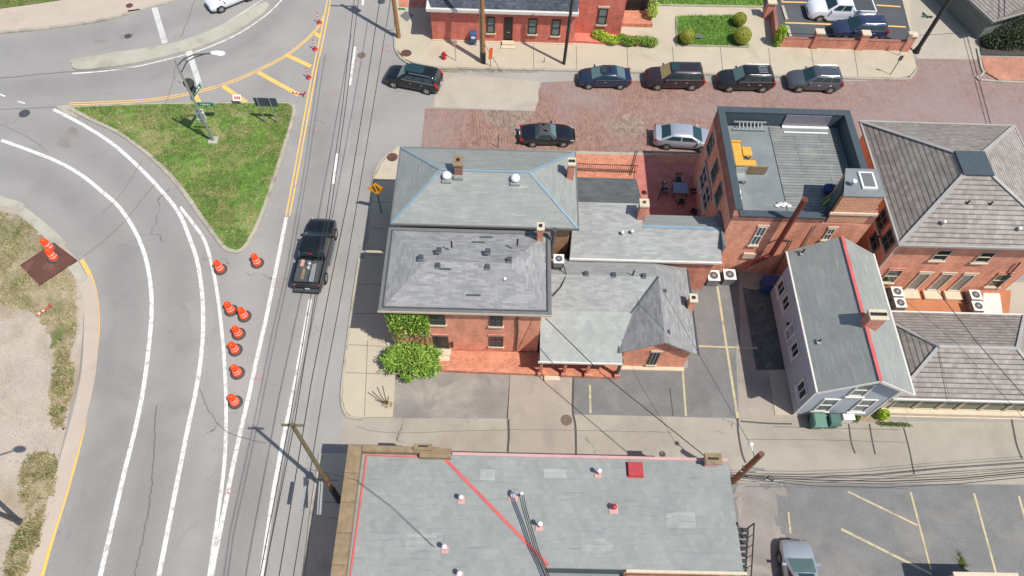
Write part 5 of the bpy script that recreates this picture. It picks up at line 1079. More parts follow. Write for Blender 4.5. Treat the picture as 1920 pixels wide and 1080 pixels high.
t = pickup('black pickup truck with cargo in its open bed driving up the main road', 'p_black', None, (0, 0, 0), cargo=True, cover='dgrey'); place(t, (631.3, 440), (610.8, 531.7), 2.0, 3.7, .04, -1); TRUCK = t
for (x, y, sx, sy, sz, m, nm, lb) in ((-1.35, .5, .5, .22, .16, 'brick_worn', 'toolbox', 'orange tool box lying in the pickup bed'), (-1.55, .0, .5, .5, .3, 'galv', 'bucket', 'pale buckets standing in the pickup bed'), (-2.0, -.35, 1.5, .3, .14, 'galv', 'plank', 'grey boards lying along the pickup bed'), (-2.1, .3, 1.0, .2, .1, 'coping', 'plank', 'pale plank lying beside the orange tool box')):
    b = MB()
    if nm == 'bucket':
        for dx in (-.17, .17): b.lathe([(.12, 1.3), (.15, 1.58), (.01, 1.6)], (x + dx, y, 0), 14)
    elif nm == 'plank':
        for k in range(4): b.box(x - sx / 2, x + sx / 2 - k * .05, y - sy / 2 + k * sy / 4, y - sy / 2 + (k + .85) * sy / 4, 1.302 + k * .012, 1.302 + sz * (.5 + .15 * k))
    else: b.box(x - sx / 2, x + sx / 2, y - sy / 2, y + sy / 2, 1.302, 1.302 + sz); b.box(x - .12, x + .12, y - .02, y + .02, 1.302 + sz, 1.36 + sz)
    o = b.build(nm, m, None, label=lb, cat=nm if nm != 'plank' else 'boards', uv=False); o.location = TRUCK.location; o.rotation_euler = TRUCK.rotation_euler
L = 4.85
t = car('pale silver-blue sedan driving up past the lower right lot', 'car', 'parked_car', 'p_cool', L, 1.86, 1.46, sedprof(L, 1.0, .94), (-L / 2 + .4, L / 2 - 1.0), (-L / 2 + 1.3, L / 2 - 1.95), 2.8, .34, .98, group=None, wsglass='cglass_l', sunroof=(-.3, .45))
t['label'] = 'pale silver-blue sedan cut by the bottom edge in the lower right lot'
n0 = at(1490, 1011, .7); t.location = (n0.x, n0.y - L / 2, 0); t.rotation_euler = (0, 0, R_(90))
t = car('white car at the top edge on the curved road behind the median', 'car', 'parked_car', 'p_white', 4.5, 1.84, 1.5, sedprof(4.5, 1.0, .94), (-1.9, 1.3), (-1.2, .4), 2.7, .34, 1.0, group=None); place(t, (416, 23.5), (470, 1.0), 1.84, 2.7, .04, 1)

# ================================================================ STREET THINGS
# traffic drums
D0 = thing('traffic_drum', 'x', 'traffic drum', (0, 0, 0), 'orange and white traffic drums')
prof = [(.3, .06), (.29, .3), (.275, .302), (.27, .41), (.255, .412), (.25, .55), (.24, .552), (.235, .66), (.225, .662), (.21, .95), (.19, .98), (.01, .985)]
bands = [('orangedk', 0, 1), ('reflect', 2, 3), ('orange', 4, 5), ('reflect', 6, 7), ('orange', 8, 9)]
b = MB(); b.lathe(prof, n=22, mi=0, caps=False); b.cyl((0, 0, .98), (0, 0, .99), .19, n=18); b.build('barrel', 'orange', D0, uv=False)
for m, i, j in bands:
    if m == 'reflect': b = MB(); b.lathe([(prof[i][0] + .006, prof[i][1] + .02), (prof[j][0] + .006, prof[j][1] - .02)], n=22, caps=False); b.build('reflective_band', m, D0, uv=False)
b = MB(); b.lathe([(.46, 0), (.46, .05), (.4, .09), (.3, .09)], n=24, caps=False); b.build('rubber_base', 'rubber', D0, uv=False)
b = MB(); b.bar((-.1, .04, 1.01), (.04, .0, 1.01), .035, .05); b.build('handle', 'signorange', D0, uv=False)
DR = [((414, 506), 'traffic drum standing alone west of the grass tip'), ((483, 494), 'traffic drum standing just east of the grass tip'), ((434, 583), 'left drum of the touching pair in the painted gore'), ((459, 594), 'right drum of the touching pair in the painted gore'), ((448, 627), 'drum just below the touching pair'), ((442, 657), 'second drum below the touching pair'), ((446, 700), 'drum second from the road end of the gore row'), ((442, 755), 'lowest traffic drum of the gore row'), ((98, 469), 'drum on the rusty plate nearer the kerb, behind the other'), ((105, 487), 'drum standing in the middle of the rusty plate')]
for i, ((px, py), lb) in enumerate(DR):
    d = D0 if i == 0 else copytree(D0); p = at(px, py); d.location = (p.x, p.y, .2 if i > 7 else .02); d.rotation_euler = (random.uniform(-.03, .03), random.uniform(-.03, .03), random.uniform(0, 6)); d['label'] = lb; d.scale = (1, 1, random.uniform(.94, 1.03))
# flexible delineator posts
P0 = thing('delineator_post', 'x', 'delineator post', (0, 0, 0), 'red and white delineator posts by the yellow lines')
b = MB(); b.lathe([(.24, 0), (.24, .04), (.12, .07), (.05, .09)], n=16); b.build('base', 'redbox', P0, uv=False)
b = MB(); b.cyl((0, 0, .05), (0, 0, 1.05), .05, .042, 12); po = b.build('tube', 'orangedk', P0, uv=False)
for z in (.45, .75): b = MB(); b.cyl((0, 0, z), (0, 0, z + .15), .052, n=12); b.build('reflective_band', 'reflect', po, uv=False)
for i, ((px, py), lb) in enumerate([((599, 43), 'red and white post nearest the top of the yellow lines'), ((591, 93), 'second red and white post from the top'), ((579, 146), 'third red and white post, above the fallen one')]):
    d = P0 if i == 0 else copytree(P0); p = at(px, py); d.location = (p.x, p.y, .02); d['label'] = lb
d = copytree(P0); p = at(572, 179); d.location = (p.x, p.y, .1); d.rotation_euler = (0, R_(-86), R_(-10)); d['label'] = 'fallen red post lying at the end of the yellow bar'
d = copytree(P0); p = at(97, 575); d.location = (p.x, p.y, .14); d.rotation_euler = (R_(86), 0, R_(-38)); d['label'] = 'fallen orange and white post lying on the dirt lot'
# utility poles
def pole(px, py, top, r0, r1, mat, label, name='utility_pole', base_z=0):
    p = at(px, py); t = thing(name, label, 'utility pole', (p.x, p.y, 0)); b = MB(); b.cyl((p.x, p.y, base_z), top, r0, r1, 14); b.build('pole', mat, t); return t, p
def extrap(base, px, py, z, Zt): a = at(*base); c = at(px, py, z); return a + (c - a) * (Zt / z)
tBL = at(547, 795, 12); t1, p = pole(637, 940, tBL, .14, .09, 'mossy', 'tall leaning utility pole beside the pale flat roof, over the main road')
pa = p + (tBL - p) * .08; b = MB(); b.cyl(p, p + (tBL - p) * .2, .18, .17, 14); b.build('pole_sleeve', 'black', t1)
b = MB(); q = p + (tBL - p) * .36; b.bar(q + Vector((-1.15, -.3, -.6)), q + Vector((-1.15, -1.6, -.6)), .14, .14); b.build('conduit', 'galv', t1)
b = MB(); b.bar(q + Vector((-.2, -.1, -.3)), q + Vector((-.2, -1.7, -.9)), .1, .1); b.bar(q + Vector((-.34, -.1, -.3)), q + Vector((-.34, -1.7, -.9)), .07, .07); b.build('equipment_arm', 'galv', t1)
b = MB(); b.ball(q + Vector((.0, 0, -.2)), .22, .22, .3); b.build('cable_closure', 'rust', t1)
b = MB(); b.bar(tBL + Vector((-.5, 0, -.15)), tBL + Vector((.5, 0, -.15)), .1, .1); b.build('crossarm', 'mossy', t1)
tA = extrap((748, 72), 740, 0, 3.9, 11); tA2 = at(748, 72) + Vector((-.1, .5, 11.2)); t2, p = pole(748, 72, tA2, .19, .14, 'timber', 'brown utility pole at the junction corner of the north sidewalk')
b = MB(); b.bar(tA2 + Vector((-1.2, 0, -.4)), tA2 + Vector((1.2, 0, -.4)), .12, .12); b.build('crossarm', 'timber', t2)
b = MB(); b.cyl(tA2 + Vector((.5, 0, -2.2)), tA2 + Vector((.5, 0, -1.2)), .26, n=14); b.build('transformer', 'grey', t2)
b = MB(); q = at(748, 72); b.box(q.x + .25, q.x + .85, q.y + .02, q.y + .06, 2.95, 3.1); b.build('street_sign', 'green', t2)
t3, p = pole(906, 119, extrap((906, 119), 904, 0, 6.0, 10.5), .2, .15, 'timber', 'orange-brown utility pole in front of the long brick building')
b = MB(); b.cyl(p, p + Vector((0, 0, 1.2)), .23, n=14); b.build('pole_sleeve', 'black', t3)
b = MB(); b.tube([p + Vector((-.22, -.05, .1)), extrap((906, 119), 904, 0, 6.0, 7) + Vector((-.24, -.05, 0))], .05, 6); b.build('conduit', 'grey', t3)
b = MB(); b.bar(p + Vector((0, .1, 2.2)), p + Vector((1.6, -1.0, 0)), .03, .03); b.build('guy_wire', 'black', t3)
t4, p = pole(1057, 122, extrap((1057, 122), 1073, 0, 6.5, 9.5), .14, .11, 'timber_dark', 'thin dark utility pole at the east end of the long brick building')
t5, p = pole(1717, 98, at(1717, 98) + Vector((.1, .2, 11.5)), .19, .15, 'timber_dark', 'tall dark utility pole beside the brick pier wall at the alley mouth')
b = MB(); b.cyl(p, p + Vector((0, 0, .5)), .3, .22, 14); b.build('pole_sleeve', 'black', t5); b = MB(); q = at(1748, 32, 3.4); b.bar(q + Vector((-.9, .05, 0)), q + Vector((0, 0, 0)), .05, .18); b.bar(q + Vector((-.7, .5, 0)), q + Vector((-.4, -.1, 0)), .05, .18); b.build('street_sign', 'bin', t5)
tR = at(1428, 851, 5.6); t6, p = pole(1374, 903, tR, .2, .16, 'shortpole', 'short brown utility pole with orange top beside the flat roof corner')
b = MB(); b.cyl(tR, tR + Vector((0, 0, .03)), .155, n=14); b.build('pole_top', 'rust', t6)
b = MB(); q = p + (tR - p) * .55; b.bar(q + Vector((-.35, 0, .1)), q + Vector((.9, -.15, .1)), .1, .1); b.bar(q + Vector((-.3, -.1, -.5)), q + Vector((.6, -.1, -.5)), .08, .08); b.build('crossarm', 'grey', t6)
b = MB(); q = at(1408, 833, 5.4); b.ball(q, .14); b.tube([q, p + (tR - p) * .8], .03, 6); b.build('insulator', 'whitecap', t6)
# unlit lamp column cut by the left edge
p = at(38, 979); t7 = thing('street_lamp', 'dark lamp column leaning out of the frame at the lower left edge', 'street lamp', (p.x, p.y, 0)); tp = p + Vector((-.05, .05, 8.5))
b = MB(); b.cyl(p, tp, .14, .09, 12); b.build('pole', 'dgrey', t7); b = MB(); b.cyl(p, p + Vector((0, 0, .3)), .2, .17, 12); b.build('base', 'dgrey', t7)
b = MB(); b.tube([tp, tp + Vector((1.2, .6, .5)), tp + Vector((2.6, 1.1, .6))], .05, 8); b.build('arm', 'dgrey', t7); b = MB(); b.ball(tp + Vector((2.9, 1.2, .58)), .4, .22, .12); b.build('lamp_head', 'whitecap', t7)
# street lamp on the grass
p = at(402, 267); t8 = thing('street_lamp', 'street lamp with curved twin arm and green and white signs on the grass', 'street lamp', (p.x, p.y, .16))
tp = at(331, 121, 8.3); b = MB(); b.cyl(p, tp, .12, .07, 12); b.cyl(tp, tp + (tp - p) * .05, .05, n=8); b.build('pole', 'galv', t8)
b = MB(); b.box(p.x - .35, p.x + .35, p.y - .35, p.y + .35, .1, .3); b.build('base', 'median', t8)
up = lambda f: p + (tp - p) * f
b = MB(); b.tube([up(.985), at(345, 110, 8.7), at(362, 103, 8.9), at(382, 101, 9.0), at(402, 100, 9.0)], .045, 6); b.tube([up(.9), at(350, 116, 8.5), at(366, 107, 8.8), at(382, 102, 9.0)], .04, 6); b.tube([at(345, 110, 8.7), at(350, 116, 8.5)], .03, 6); b.build('arm', 'dgrey', t8)
q = at(407, 99.5, 9.0); b = MB(); b.ball(q, .5, .2, .14); b.ball(q + Vector((.2, 0, -.03)), .34, .24, .14); b.build('lamp_head', 'whitecap', t8)
for (px, py, z, r) in ((354, 155, 6.2, .34), (360, 166, 5.5, .27)):
    q = at(px, py, z); b = MB(); b.cyl(q + Vector((0, .06, -.1)), q + Vector((.02, -.16, .12)), r, n=18); b.build('signal_disc', 'timber_dark', t8)
b = MB(); q = at(366, 171, 4.8); b.bar(q + Vector((-.1, -.8, 0)), q + Vector((.25, .75, 0)), .03, .34, up=(0, 0, 1)); o = b.build('street_sign', 'green', t8)
b = MB()
for k in range(5): b.bar(q + Vector((-.06 + k * .065, -.6 + k * .28, 0)) + Vector((.025, 0, .02)), q + Vector((-.02 + k * .065, -.42 + k * .28, 0)) + Vector((.025, 0, .02)), .02, .14)
b.build('sign_lettering', 'whitecap', o)
q = at(384, 196, 3.9); b = MB(); b.box(q.x - .62, q.x + .62, q.y, q.y + .03, q.z - .19, q.z + .19); o = b.build('street_sign', 'green', t8)
b = MB()
for k, (w_, h_) in enumerate(((.06, .1), (.09, .16), (.07, .16), (.1, .12), (.06, .14))): x = q.x - .34 + k * .16; b.box(x, x + w_, q.y - .012, q.y - .002, q.z - h_ / 2, q.z + h_ / 2)
b.build('sign_lettering', 'whitecap', o)
for i, (px, py, z, w_, h_) in enumerate(((373, 208, 3.35, .62, .32), (376.5, 217, 2.95, .66, .62), (379, 226.5, 2.45, .56, .32))):
    q = at(px, py, z); b = MB(); b.box(q.x - w_ / 2, q.x + w_ / 2, q.y, q.y + .03, q.z - h_ / 2, q.z + h_ / 2); o = b.build('route_sign', 'whitecap', t8)
    b = MB()
    if i == 1:   # shield with route number
        b.box(q.x - .24, q.x - .2, q.y - .012, q.y - .002, q.z - .22, q.z + .2); b.box(q.x + .2, q.x + .24, q.y - .012, q.y - .002, q.z - .22, q.z + .2); b.box(q.x - .24, q.x + .24, q.y - .014, q.y - .003, q.z - .26, q.z - .22)
        for dx in (-.1, .08): b.box(q.x + dx - .03, q.x + dx + .05, q.y - .012, q.y - .002, q.z - .1, q.z + .1)
    else:
        for k in range(4): b.box(q.x - .2 + k * .11, q.x - .14 + k * .11, q.y - .012, q.y - .002, q.z - .08, q.z + .08)
    b.build('sign_lettering', 'black', o)
# big sign seen from behind
p0, p1 = at(499, 232), at(521, 233.5); h0 = 2.7
t9 = thing('road_sign', 'large dark backed road sign on two posts on the grass triangle', 'road sign', ((p0.x + p1.x) / 2, p0.y, .16))
b = MB(); yb = p0.y; a_, c_ = on_y(475, 203, yb + .08), on_y(514, 186, yb + .08)
b.box(p0.x - .3, p1.x + .5, yb + .07, yb + .1, 1.85, 2.72); o = b.build('sign_panel', 'dkmetal', t9)
for q in (p0, p1): b = MB(); b.bar((q.x, yb, .1), (q.x, yb, 2.75), .08, .06); b.build('post', 'galv', t9)
# small red and white sign
q = at(450, 197); t10 = thing('road_sign', 'small white sign with red marks at the upper edge of the grass triangle', 'road sign', (q.x, q.y, .16)); b = MB(); b.cyl((q.x, q.y + .05, .1), (q.x, q.y + .05, .75), .025, n=6); b.build('post', 'galv', t10)
b = MB(); b.bar((q.x - .34, q.y, .8), (q.x + .34, q.y, .8), .5, .03, up=(0, -.75, .66)); o = b.build('sign_panel', 'reflect', t10)
b = MB()
for k in range(3): b.bar((q.x - .2 + k * .17, q.y - .024, .822), (q.x - .09 + k * .17, q.y - .024, .822), .2, .012, up=(0, -.75, .66))
b.build('sign_mark', 'red', o)
# lane-ends diamond sign
q = at(716, 401); t11 = thing('warning_sign', 'orange-yellow diamond warning sign with two black strokes on a thin post', 'road sign', (q.x, q.y, .1)); zz = 3.0
b = MB(); b.cyl((q.x, q.y, .1), (q.x, q.y, zz - .1), .04, n=8); b.build('post', 'black', t11)
cz = at(703.5, 350, 3.1); cz = Vector((q.x, q.y - .06, 3.0)); r = .62; b = MB(); b.add([cz + Vector((-r, 0, 0)), cz + Vector((0, 0, -r)), cz + Vector((r, 0, 0)), cz + Vector((0, 0, r)), cz + Vector((-r, .03, 0)), cz + Vector((0, .03, -r)), cz + Vector((r, .03, 0)), cz + Vector((0, .03, r))], [(0, 1, 2, 3), (7, 6, 5, 4), (0, 4, 5, 1), (1, 5, 6, 2), (2, 6, 7, 3), (3, 7, 4, 0)]); o = b.build('sign_panel', 'signorange', t11)
b = MB(); b.bar(cz + Vector((-.2, -.012, .3)), cz + Vector((-.08, -.012, -.28)), .1, .012, up=(0, 1, 0)); b.bar(cz + Vector((.05, -.012, .26)), cz + Vector((.24, -.012, -.2)), .1, .012, up=(0, 1, 0)); b.build('sign_symbol', 'black', o)
# hydrant, mailbox, flag sign, parking posts
q = at(833, 112); t12 = thing('fire_hydrant', 'red fire hydrant on the north sidewalk', 'fire hydrant', (q.x, q.y, .13)); b = MB(); b.lathe([(.2, .13), (.2, .2), (.13, .22), (.13, .62), (.17, .64), (.16, .74), (.08, .84), (.02, .9)], (q.x, q.y, 0), 14); b.build('barrel', 'red', t12)
b = MB(); b.cyl((q.x - .26, q.y, .55), (q.x + .26, q.y, .55), .07, n=10); b.cyl((q.x, q.y - .24, .5), (q.x, q.y, .5), .09, n=10); b.build('hose_outlet', 'redbox', t12)
q = at(888, 84); t13 = thing('mailbox', 'blue domed mailbox against the long brick building', 'mailbox', (q.x, q.y, .13)); b = MB(); n_ = 10; w_ = .27
pr_ = [(-.3, .35), (.3, .35), (.3, 1.0)] + [(.3 * math.cos(math.pi * k / n_), 1.0 + .3 * math.sin(math.pi * k / n_)) for k in range(1, n_)] + [(-.3, 1.0)]
m_ = len(pr_); v = [(q.x + s * w_, q.y + a, z + .1) for s in (-1, 1) for a, z in pr_]; b.add(v, [tuple(range(m_))[::-1], tuple(range(m_, 2 * m_))] + [(i, (i + 1) % m_, m_ + (i + 1) % m_, m_ + i) for i in range(m_)]); b.build('box', 'blue', t13)
for sx in (-1, 1):
    for sy in (-1, 1): b = MB(); b.box(q.x + sx * .22 - .03, q.x + sx * .22 + .03, q.y + sy * .24 - .03, q.y + sy * .24 + .03, .1, .46); b.build('leg', 'blue', t13)
b = MB(); b.box(q.x - .17, q.x + .17, q.y - .325, q.y - .302, .9, 1.12); b.build('label_plate', 'whitecap', t13)
q = at(920, 127); t14 = thing('flag_sign', 'orange fabric sign on a thin post by the orange-brown utility pole', 'sign', (q.x, q.y, .1)); b = MB(); b.cyl((q.x, q.y, .1), (q.x - .02, q.y, 2.0), .025, n=6); b.build('post', 'dgrey', t14); b = MB(); b.bar((q.x - .05, q.y - .03, .95), (q.x + .05, q.y - .03, 2.15), .3, .03, up=(0, 1, 0)); b.build('fabric', 'flag', t14)
def sign_post(px, py, h, mat, label, cap=None):
    q = at(px, py); t = thing('sign_post', label, 'post', (q.x, q.y, .1)); b = MB(); b.cyl((q.x, q.y, .1), (q.x, q.y, h), .035, n=6); b.build('post', mat, t)
    if cap: b = MB(); b.box(q.x - .16, q.x + .16, q.y - .04, q.y - .015, h - .5, h); b.build('sign_panel', cap, t)
sign_post(855, 116, 2.3, 'galv', 'thin post with narrow pale plate beside the fire hydrant', 'pinkpale')
sign_post(934, 277, 1.4, 'black', 'short dark post at the south kerb of the brick street beside the roadster')
sign_post(1020, 119, .6, 'dgrey', 'short dark post on the north sidewalk between two utility poles')
sign_post(1683, 106, 2.4, 'galv', 'pale parking sign post on the sidewalk end by the brick pier wall', 'galv')
q = at(1633, 128); sign_post(1668, 142, 2.2, 'dgrey', 'dark sign post at the kerb near the alley mouth', 'dgrey')
# ================================================================ WIRES
def wire(pts, r, label, sag=.0, name='overhead_wire', grp=None, cat='wire'):
    q = []
    for a, c in zip(pts[:-1], pts[1:]):
        a, c = Vector(a), Vector(c)
        for k in range(12): f = k / 12; q.append(a.lerp(c, f) - Vector((0, 0, sag * 4 * f * (1 - f))))
    q.append(Vector(pts[-1])); b = MB(); b.tube(q, r, 5); return b.build(name, 'wire', label=label, cat=cat, group=grp, uv=False)
GW = 'overhead wires along the main road'
far = tA2 + Vector((.5, 20, .3))
wire([at(440, 1500, 12), at(487, 1080, 12), tBL + Vector((-.12, 0, 0)), at(580, 570, 11.8), at(612, 405, 11.6), at(642, 200, 11.4), at(664, 0, 11.3), at(670, -60, 11.3)], .022, 'highest wire over the main road, running above the white lane line', grp=GW)
wire([at(449, 1500, 11.7), at(495, 1080, 11.7), tBL + Vector((.12, 0, 0)), at(590, 560, 11.5), at(621, 390, 11.3), at(648, 200, 11.1), at(672, 0, 11), at(680, -60, 11)], .022, 'second wire just east of the highest one over the main road', grp=GW)
wire([at(505, 1200, 9.2), at(523, 1080, 9.2), at(583, 720, 9.2), at(622, 520, 9.2), at(655, 360, 9.2), at(686, 170, 9.2), at(712, 0, 9.2), at(722, -70, 9.2)], .026, 'lower cable over the east lane of the main road, passing the diamond sign', grp=GW)
wire([at(535, 1200, 7.2), at(550, 1080, 7.2), at(608, 720, 7.2), at(642, 540, 7.2), at(673, 360, 7.2), at(703, 180, 7.2), at(732, 0, 7.2), at(742, -70, 7.2)], .024, 'lowest cable nearest the east sidewalk of the main road', grp=GW)
GA = 'cables in the bundle above the alley'
for k, (dy, z, r) in enumerate(((0, 4.4, .035), (4, 4.6, .02), (-5, 4.9, .02), (11, 4.2, .022), (-10, 5.2, .014))):
    wire([at(1388, 893 + dy * .3, z), at(1520, 900 + dy, z - .1), at(1660, 903 + dy, z - .15), at(1800, 897 + dy * .9, z), at(1940, 884 + dy * .8, z + .1), at(2350, 856 + dy, z + .2)], r, ['thick bundled cable above the alley', 'thin cable just below the thick one in the alley bundle', 'thin cable just above the thick one in the alley bundle', 'lowest cable of the alley bundle', 'uppermost faint wire of the alley bundle'][k], grp=GA)
b = MB(); b.tube([at(1400, 893, 4.45), at(1435, 897, 4.4)], .09, 8); b.tube([at(1440, 894, 4.45), at(1450, 900, 4.4)], .11, 8); props(b.build('cable_splice', 'dgrey', uv=False), 'dark splice closures hanging on the alley cable bundle near the short pole', 'cable splice')
wire([at(1022, 596, 5.9), at(1130, 702, 5.85), at(1335, 866, 6.0)], .028, 'service wire from the brick house eave across the porch roof to the flat roof chimney', .0)
wire([tBL + (at(637, 940) - tBL) * .55, at(668, 900, 6.0), at(735, 950, 5.9), at(815, 1026, 5.7)], .014, 'thin wire sagging from the leaning pole onto the flat roof')
M_ = [at(978, 925, 6.6), at(985, 950, 6.3), at(997, 985, 6.1), at(1012, 1030, 6.0), at(1028, 1062, 5.9), at(1045, 1100, 5.9)]
tm = thing('service_mast', 'white topped service mast with black looping cables on the pale flat roof', 'service mast', (M_[0].x, M_[0].y, 5.4)); b = MB(); q = at(975, 930, 5.42); b.cyl(q, M_[0], .05, n=8); b.ball(M_[0], .09); b.build('mast', 'whitecap', tm)
for k in range(3): b = MB(); b.tube([v + Vector((k * .11 - .12 - .05 * i, -.05 * k, 0)) for i, v in enumerate(M_)], .028, 6); b.build('cable', 'wire', tm)
wire([at(1240, 540, 6.0), at(1340, 716, 5.8), at(1405, 830, 5.45)], .014, 'thin service wire reaching the white insulator of the short pole')
wire([at(1758, 545, 7), at(1830, 640, 7), at(1925, 748, 7)], .022, 'black service wire crossing the shake hip roof toward the lower right', grp='service wires over the shake roof')
wire([at(1700, 565, 6), at(1790, 640, 6), at(1925, 790, 6)], .012, 'thin strand standing in for the black wire shadow over the shake roof', grp='service wires over the shake roof')  # extra strand drawn as the cast shadow of the black wire
for k, (dx, r) in enumerate(((0, .045), (-.35, .035))):
    S1, S2 = at(1792, -10), at(1857, 232); off = lambda P_, z: P_ + Vector((sd.x / sd.z * z + dx, sd.y / sd.z * z, z))
    wire([off(S1, 9.5) + (off(S1, 9.5) - off(S2, 9.5)) * .4, off(S1, 9.5), off(S2, 9.5), off(S2, 9.5) + (off(S2, 9.5) - off(S1, 9.5)) * .6], r, ['high cable east of the grey house, shading the alley mouth', 'thinner high cable west of its twin near the grey house'][k])
# ================================================================ BINS, UNITS, FURNITURE
def wheelie(px, py, m, label, s=1):
    q = at(px, py); t = thing('wheelie_bin', label, 'bin', (q.x, q.y, 0), 'green bins behind the sided house'); b = MB()
    b.add([(q.x + sx * w_ * s, q.y + sy * w2 * s, z) for z, w_, w2 in ((.08, .26, .28), (1.0, .34, .4)) for sx, sy in ((-1, -1), (1, -1), (1, 1), (-1, 1))], [(3, 2, 1, 0), (4, 5, 6, 7), (0, 1, 5, 4), (1, 2, 6, 5), (2, 3, 7, 6), (3, 0, 4, 7)]); b.build('bin_body', m, t)
    b = MB(); b.add([(q.x - .38 * s, q.y - .46 * s, 1.0), (q.x + .38 * s, q.y - .46 * s, 1.0), (q.x + .38 * s, q.y + .42 * s, 1.08), (q.x - .38 * s, q.y + .42 * s, 1.08), (q.x - .3 * s, q.y - .3 * s, 1.12), (q.x + .3 * s, q.y - .3 * s, 1.12), (q.x + .3 * s, q.y + .3 * s, 1.17), (q.x - .3 * s, q.y + .3 * s, 1.17)], [(4, 5, 6, 7), (0, 1, 5, 4), (1, 2, 6, 5), (2, 3, 7, 6), (3, 0, 4, 7), (3, 2, 1, 0)]); b.build('lid', m, t)
    for sx in (-1, 1): b = MB(); b.cyl((q.x + sx * .22, q.y + .34, .12), (q.x + sx * .3, q.y + .34, .12), .12, n=12); b.build('wheel', 'black', t)
wheelie(1525, 797, 'bin', 'paler left-hand green bin beside the sided house', 1.1); wheelie(1553, 797, 'bin2', 'darker right-hand green bin beside the sided house', .95)
q = at(1583, 786); tb = thing('storage_box', 'white box on the weedy strip right of the green bins', 'box', (q.x, q.y, 0)); b = MB(); b.box(q.x - .33, q.x + .33, q.y - .25, q.y + .25, 0, .62); b.build('box', 'white', tb); b = MB(); b.box(q.x - .36, q.x + .36, q.y - .28, q.y + .28, .622, .68); b.build('lid', 'whitecap', tb)
q = at(1455, 545); tb = thing('dumpster', 'blue bin in the shade behind the sided house', 'bin', (q.x, q.y, 0)); q = at(1438, 540); tb.location = (q.x, q.y, 0); b = MB(); b.box(q.x - .5, q.x + .5, q.y - .4, q.y + .4, .05, .95); b.build('bin_body', 'blue', tb); b = MB(); b.box(q.x - .54, q.x + .54, q.y - .44, q.y + .42, .952, 1.05); b.build('lid', 'bluetarp', tb)
def ac(c, w_, h_, label, rot=0, z0=.02, grp='air conditioning units'):
    t = thing('air_conditioner', label, 'air conditioner', (c.x, c.y, z0), grp); b = MB(); b.box(c.x - w_ / 2, c.x + w_ / 2, c.y - w_ / 2, c.y + w_ / 2, z0, z0 + h_); b.build('casing', 'grey', t)
    b = MB(); b.box(c.x - w_ / 2 - .02, c.x + w_ / 2 + .02, c.y - w_ / 2 - .02, c.y + w_ / 2 + .02, z0 + h_ + .002, z0 + h_ + .05); b.build('top_panel', 'whitecap', t)
    b = MB(); b.cyl((c.x, c.y, z0 + h_ + .052), (c.x, c.y, z0 + h_ + .058), w_ * .38, n=20); f = b.build('fan', 'dgrey', t)
    b = MB()
    for k in range(4): a = k * math.pi / 4; b.bar((c.x - w_ * .36 * math.cos(a), c.y - w_ * .36 * math.sin(a), z0 + h_ + .063 + .002 * k), (c.x + w_ * .36 * math.cos(a), c.y + w_ * .36 * math.sin(a), z0 + h_ + .063 + .002 * k), .02, .006)
    b.cyl((c.x, c.y, z0 + h_ + .06), (c.x, c.y, z0 + h_ + .075), w_ * .13, n=12); b.build('fan_guard', 'galv', f)
for (px, py, z, w_, lb) in ((1338, 517, .8, .8, 'left unit of the pair against the tall brick wall by the parking bays'), (1368, 515, .8, .8, 'right unit of the pair against the tall brick wall by the parking bays'), (1682, 547, .8, .72, 'upper unit of the left pair on the terracotta yard'), (1688, 568, .8, .72, 'lower unit of the left pair on the terracotta yard'), (1829, 553, .8, .72, 'upper unit of the right pair on the terracotta yard'), (1834, 574, .8, .72, 'lower unit of the right pair on the terracotta yard')):
    ac(at(px, py, z), w_, .75, lb, z0=.06)
q = at(1048, 484, 5.1); ac(q, .62, .5, 'small unit on the wing roof below the tan brick wall', z0=4.5); b = MB(); b.box(q.x - .25, q.x + .25, q.y - .25, q.y + .25, 3.7, 4.5); props(b.build('unit_stand', 'dgrey'), 'dark frame under the small unit on the wing roof', 'stand')
b = MB(); pts = [at(1055, 492, 4.9), at(1062, 515, 4.3), at(1052, 538, 4.15), at(1036, 556, 4.0)]; b.tube(pts, .035, 6); props(b.build('hose', 'black'), 'black hose curling from the small roof unit to the brick house', 'hose')
# roof terrace furniture
fz = CZ + .035
tb = thing('corner_bench', 'yellow timber L-shaped bench on the roof terrace', 'bench', (at(1378, 290, fz).x, at(1378, 300, fz).y, fz))
a, c = at(1368, 268, fz + .45), at(1385, 316, fz + .45); e_ = at(1420, 316, fz + .45); y2 = at(1400, 300, fz + .45).y
b = MB(); b.box(a.x, a.x + .72, c.y, a.y, fz + .34, fz + .45); b.box(a.x + .722, e_.x, c.y, y2, fz + .34, fz + .45); b.build('seat', 'wood_y', tb)
b = MB(); b.box(a.x - .1, a.x - .004, c.y, a.y, fz + .1, fz + .85); b.box(a.x, e_.x + .6, c.y - .12, c.y - .004, fz + .1, fz + .8); b.build('backrest', 'coping', tb)
b = MB(); b.box(a.x - .05, a.x + .75, a.y + .01, a.y + .14, fz, fz + .6); b.build('arm_rest', 'wood_y', tb)
for (x, y) in ((a.x + .6, a.y - .1), (a.x + .1, c.y + .1), (e_.x - .1, c.y + .1), (e_.x - .1, y2 - .1)): b = MB(); b.box(x - .05, x + .05, y - .05, y + .05, fz, fz + .34); b.build('leg', 'wood_y', tb)
a, c = at(1391, 275, fz + .45), at(1411, 292, fz + .45); tb = thing('timber_table', 'small square yellow slatted table in front of the terrace bench', 'table', ((a.x + c.x) / 2, (a.y + c.y) / 2, fz)); b = MB(); b.box(a.x, c.x, c.y, a.y, fz + .38, fz + .46); b.build('tabletop', 'wood_y', tb)
for x in (a.x + .08, c.x - .08):
    for y in (a.y - .08, c.y + .08): b = MB(); b.box(x - .05, x + .05, y - .05, y + .05, fz, fz + .38); b.build('leg', 'wood_y', tb)
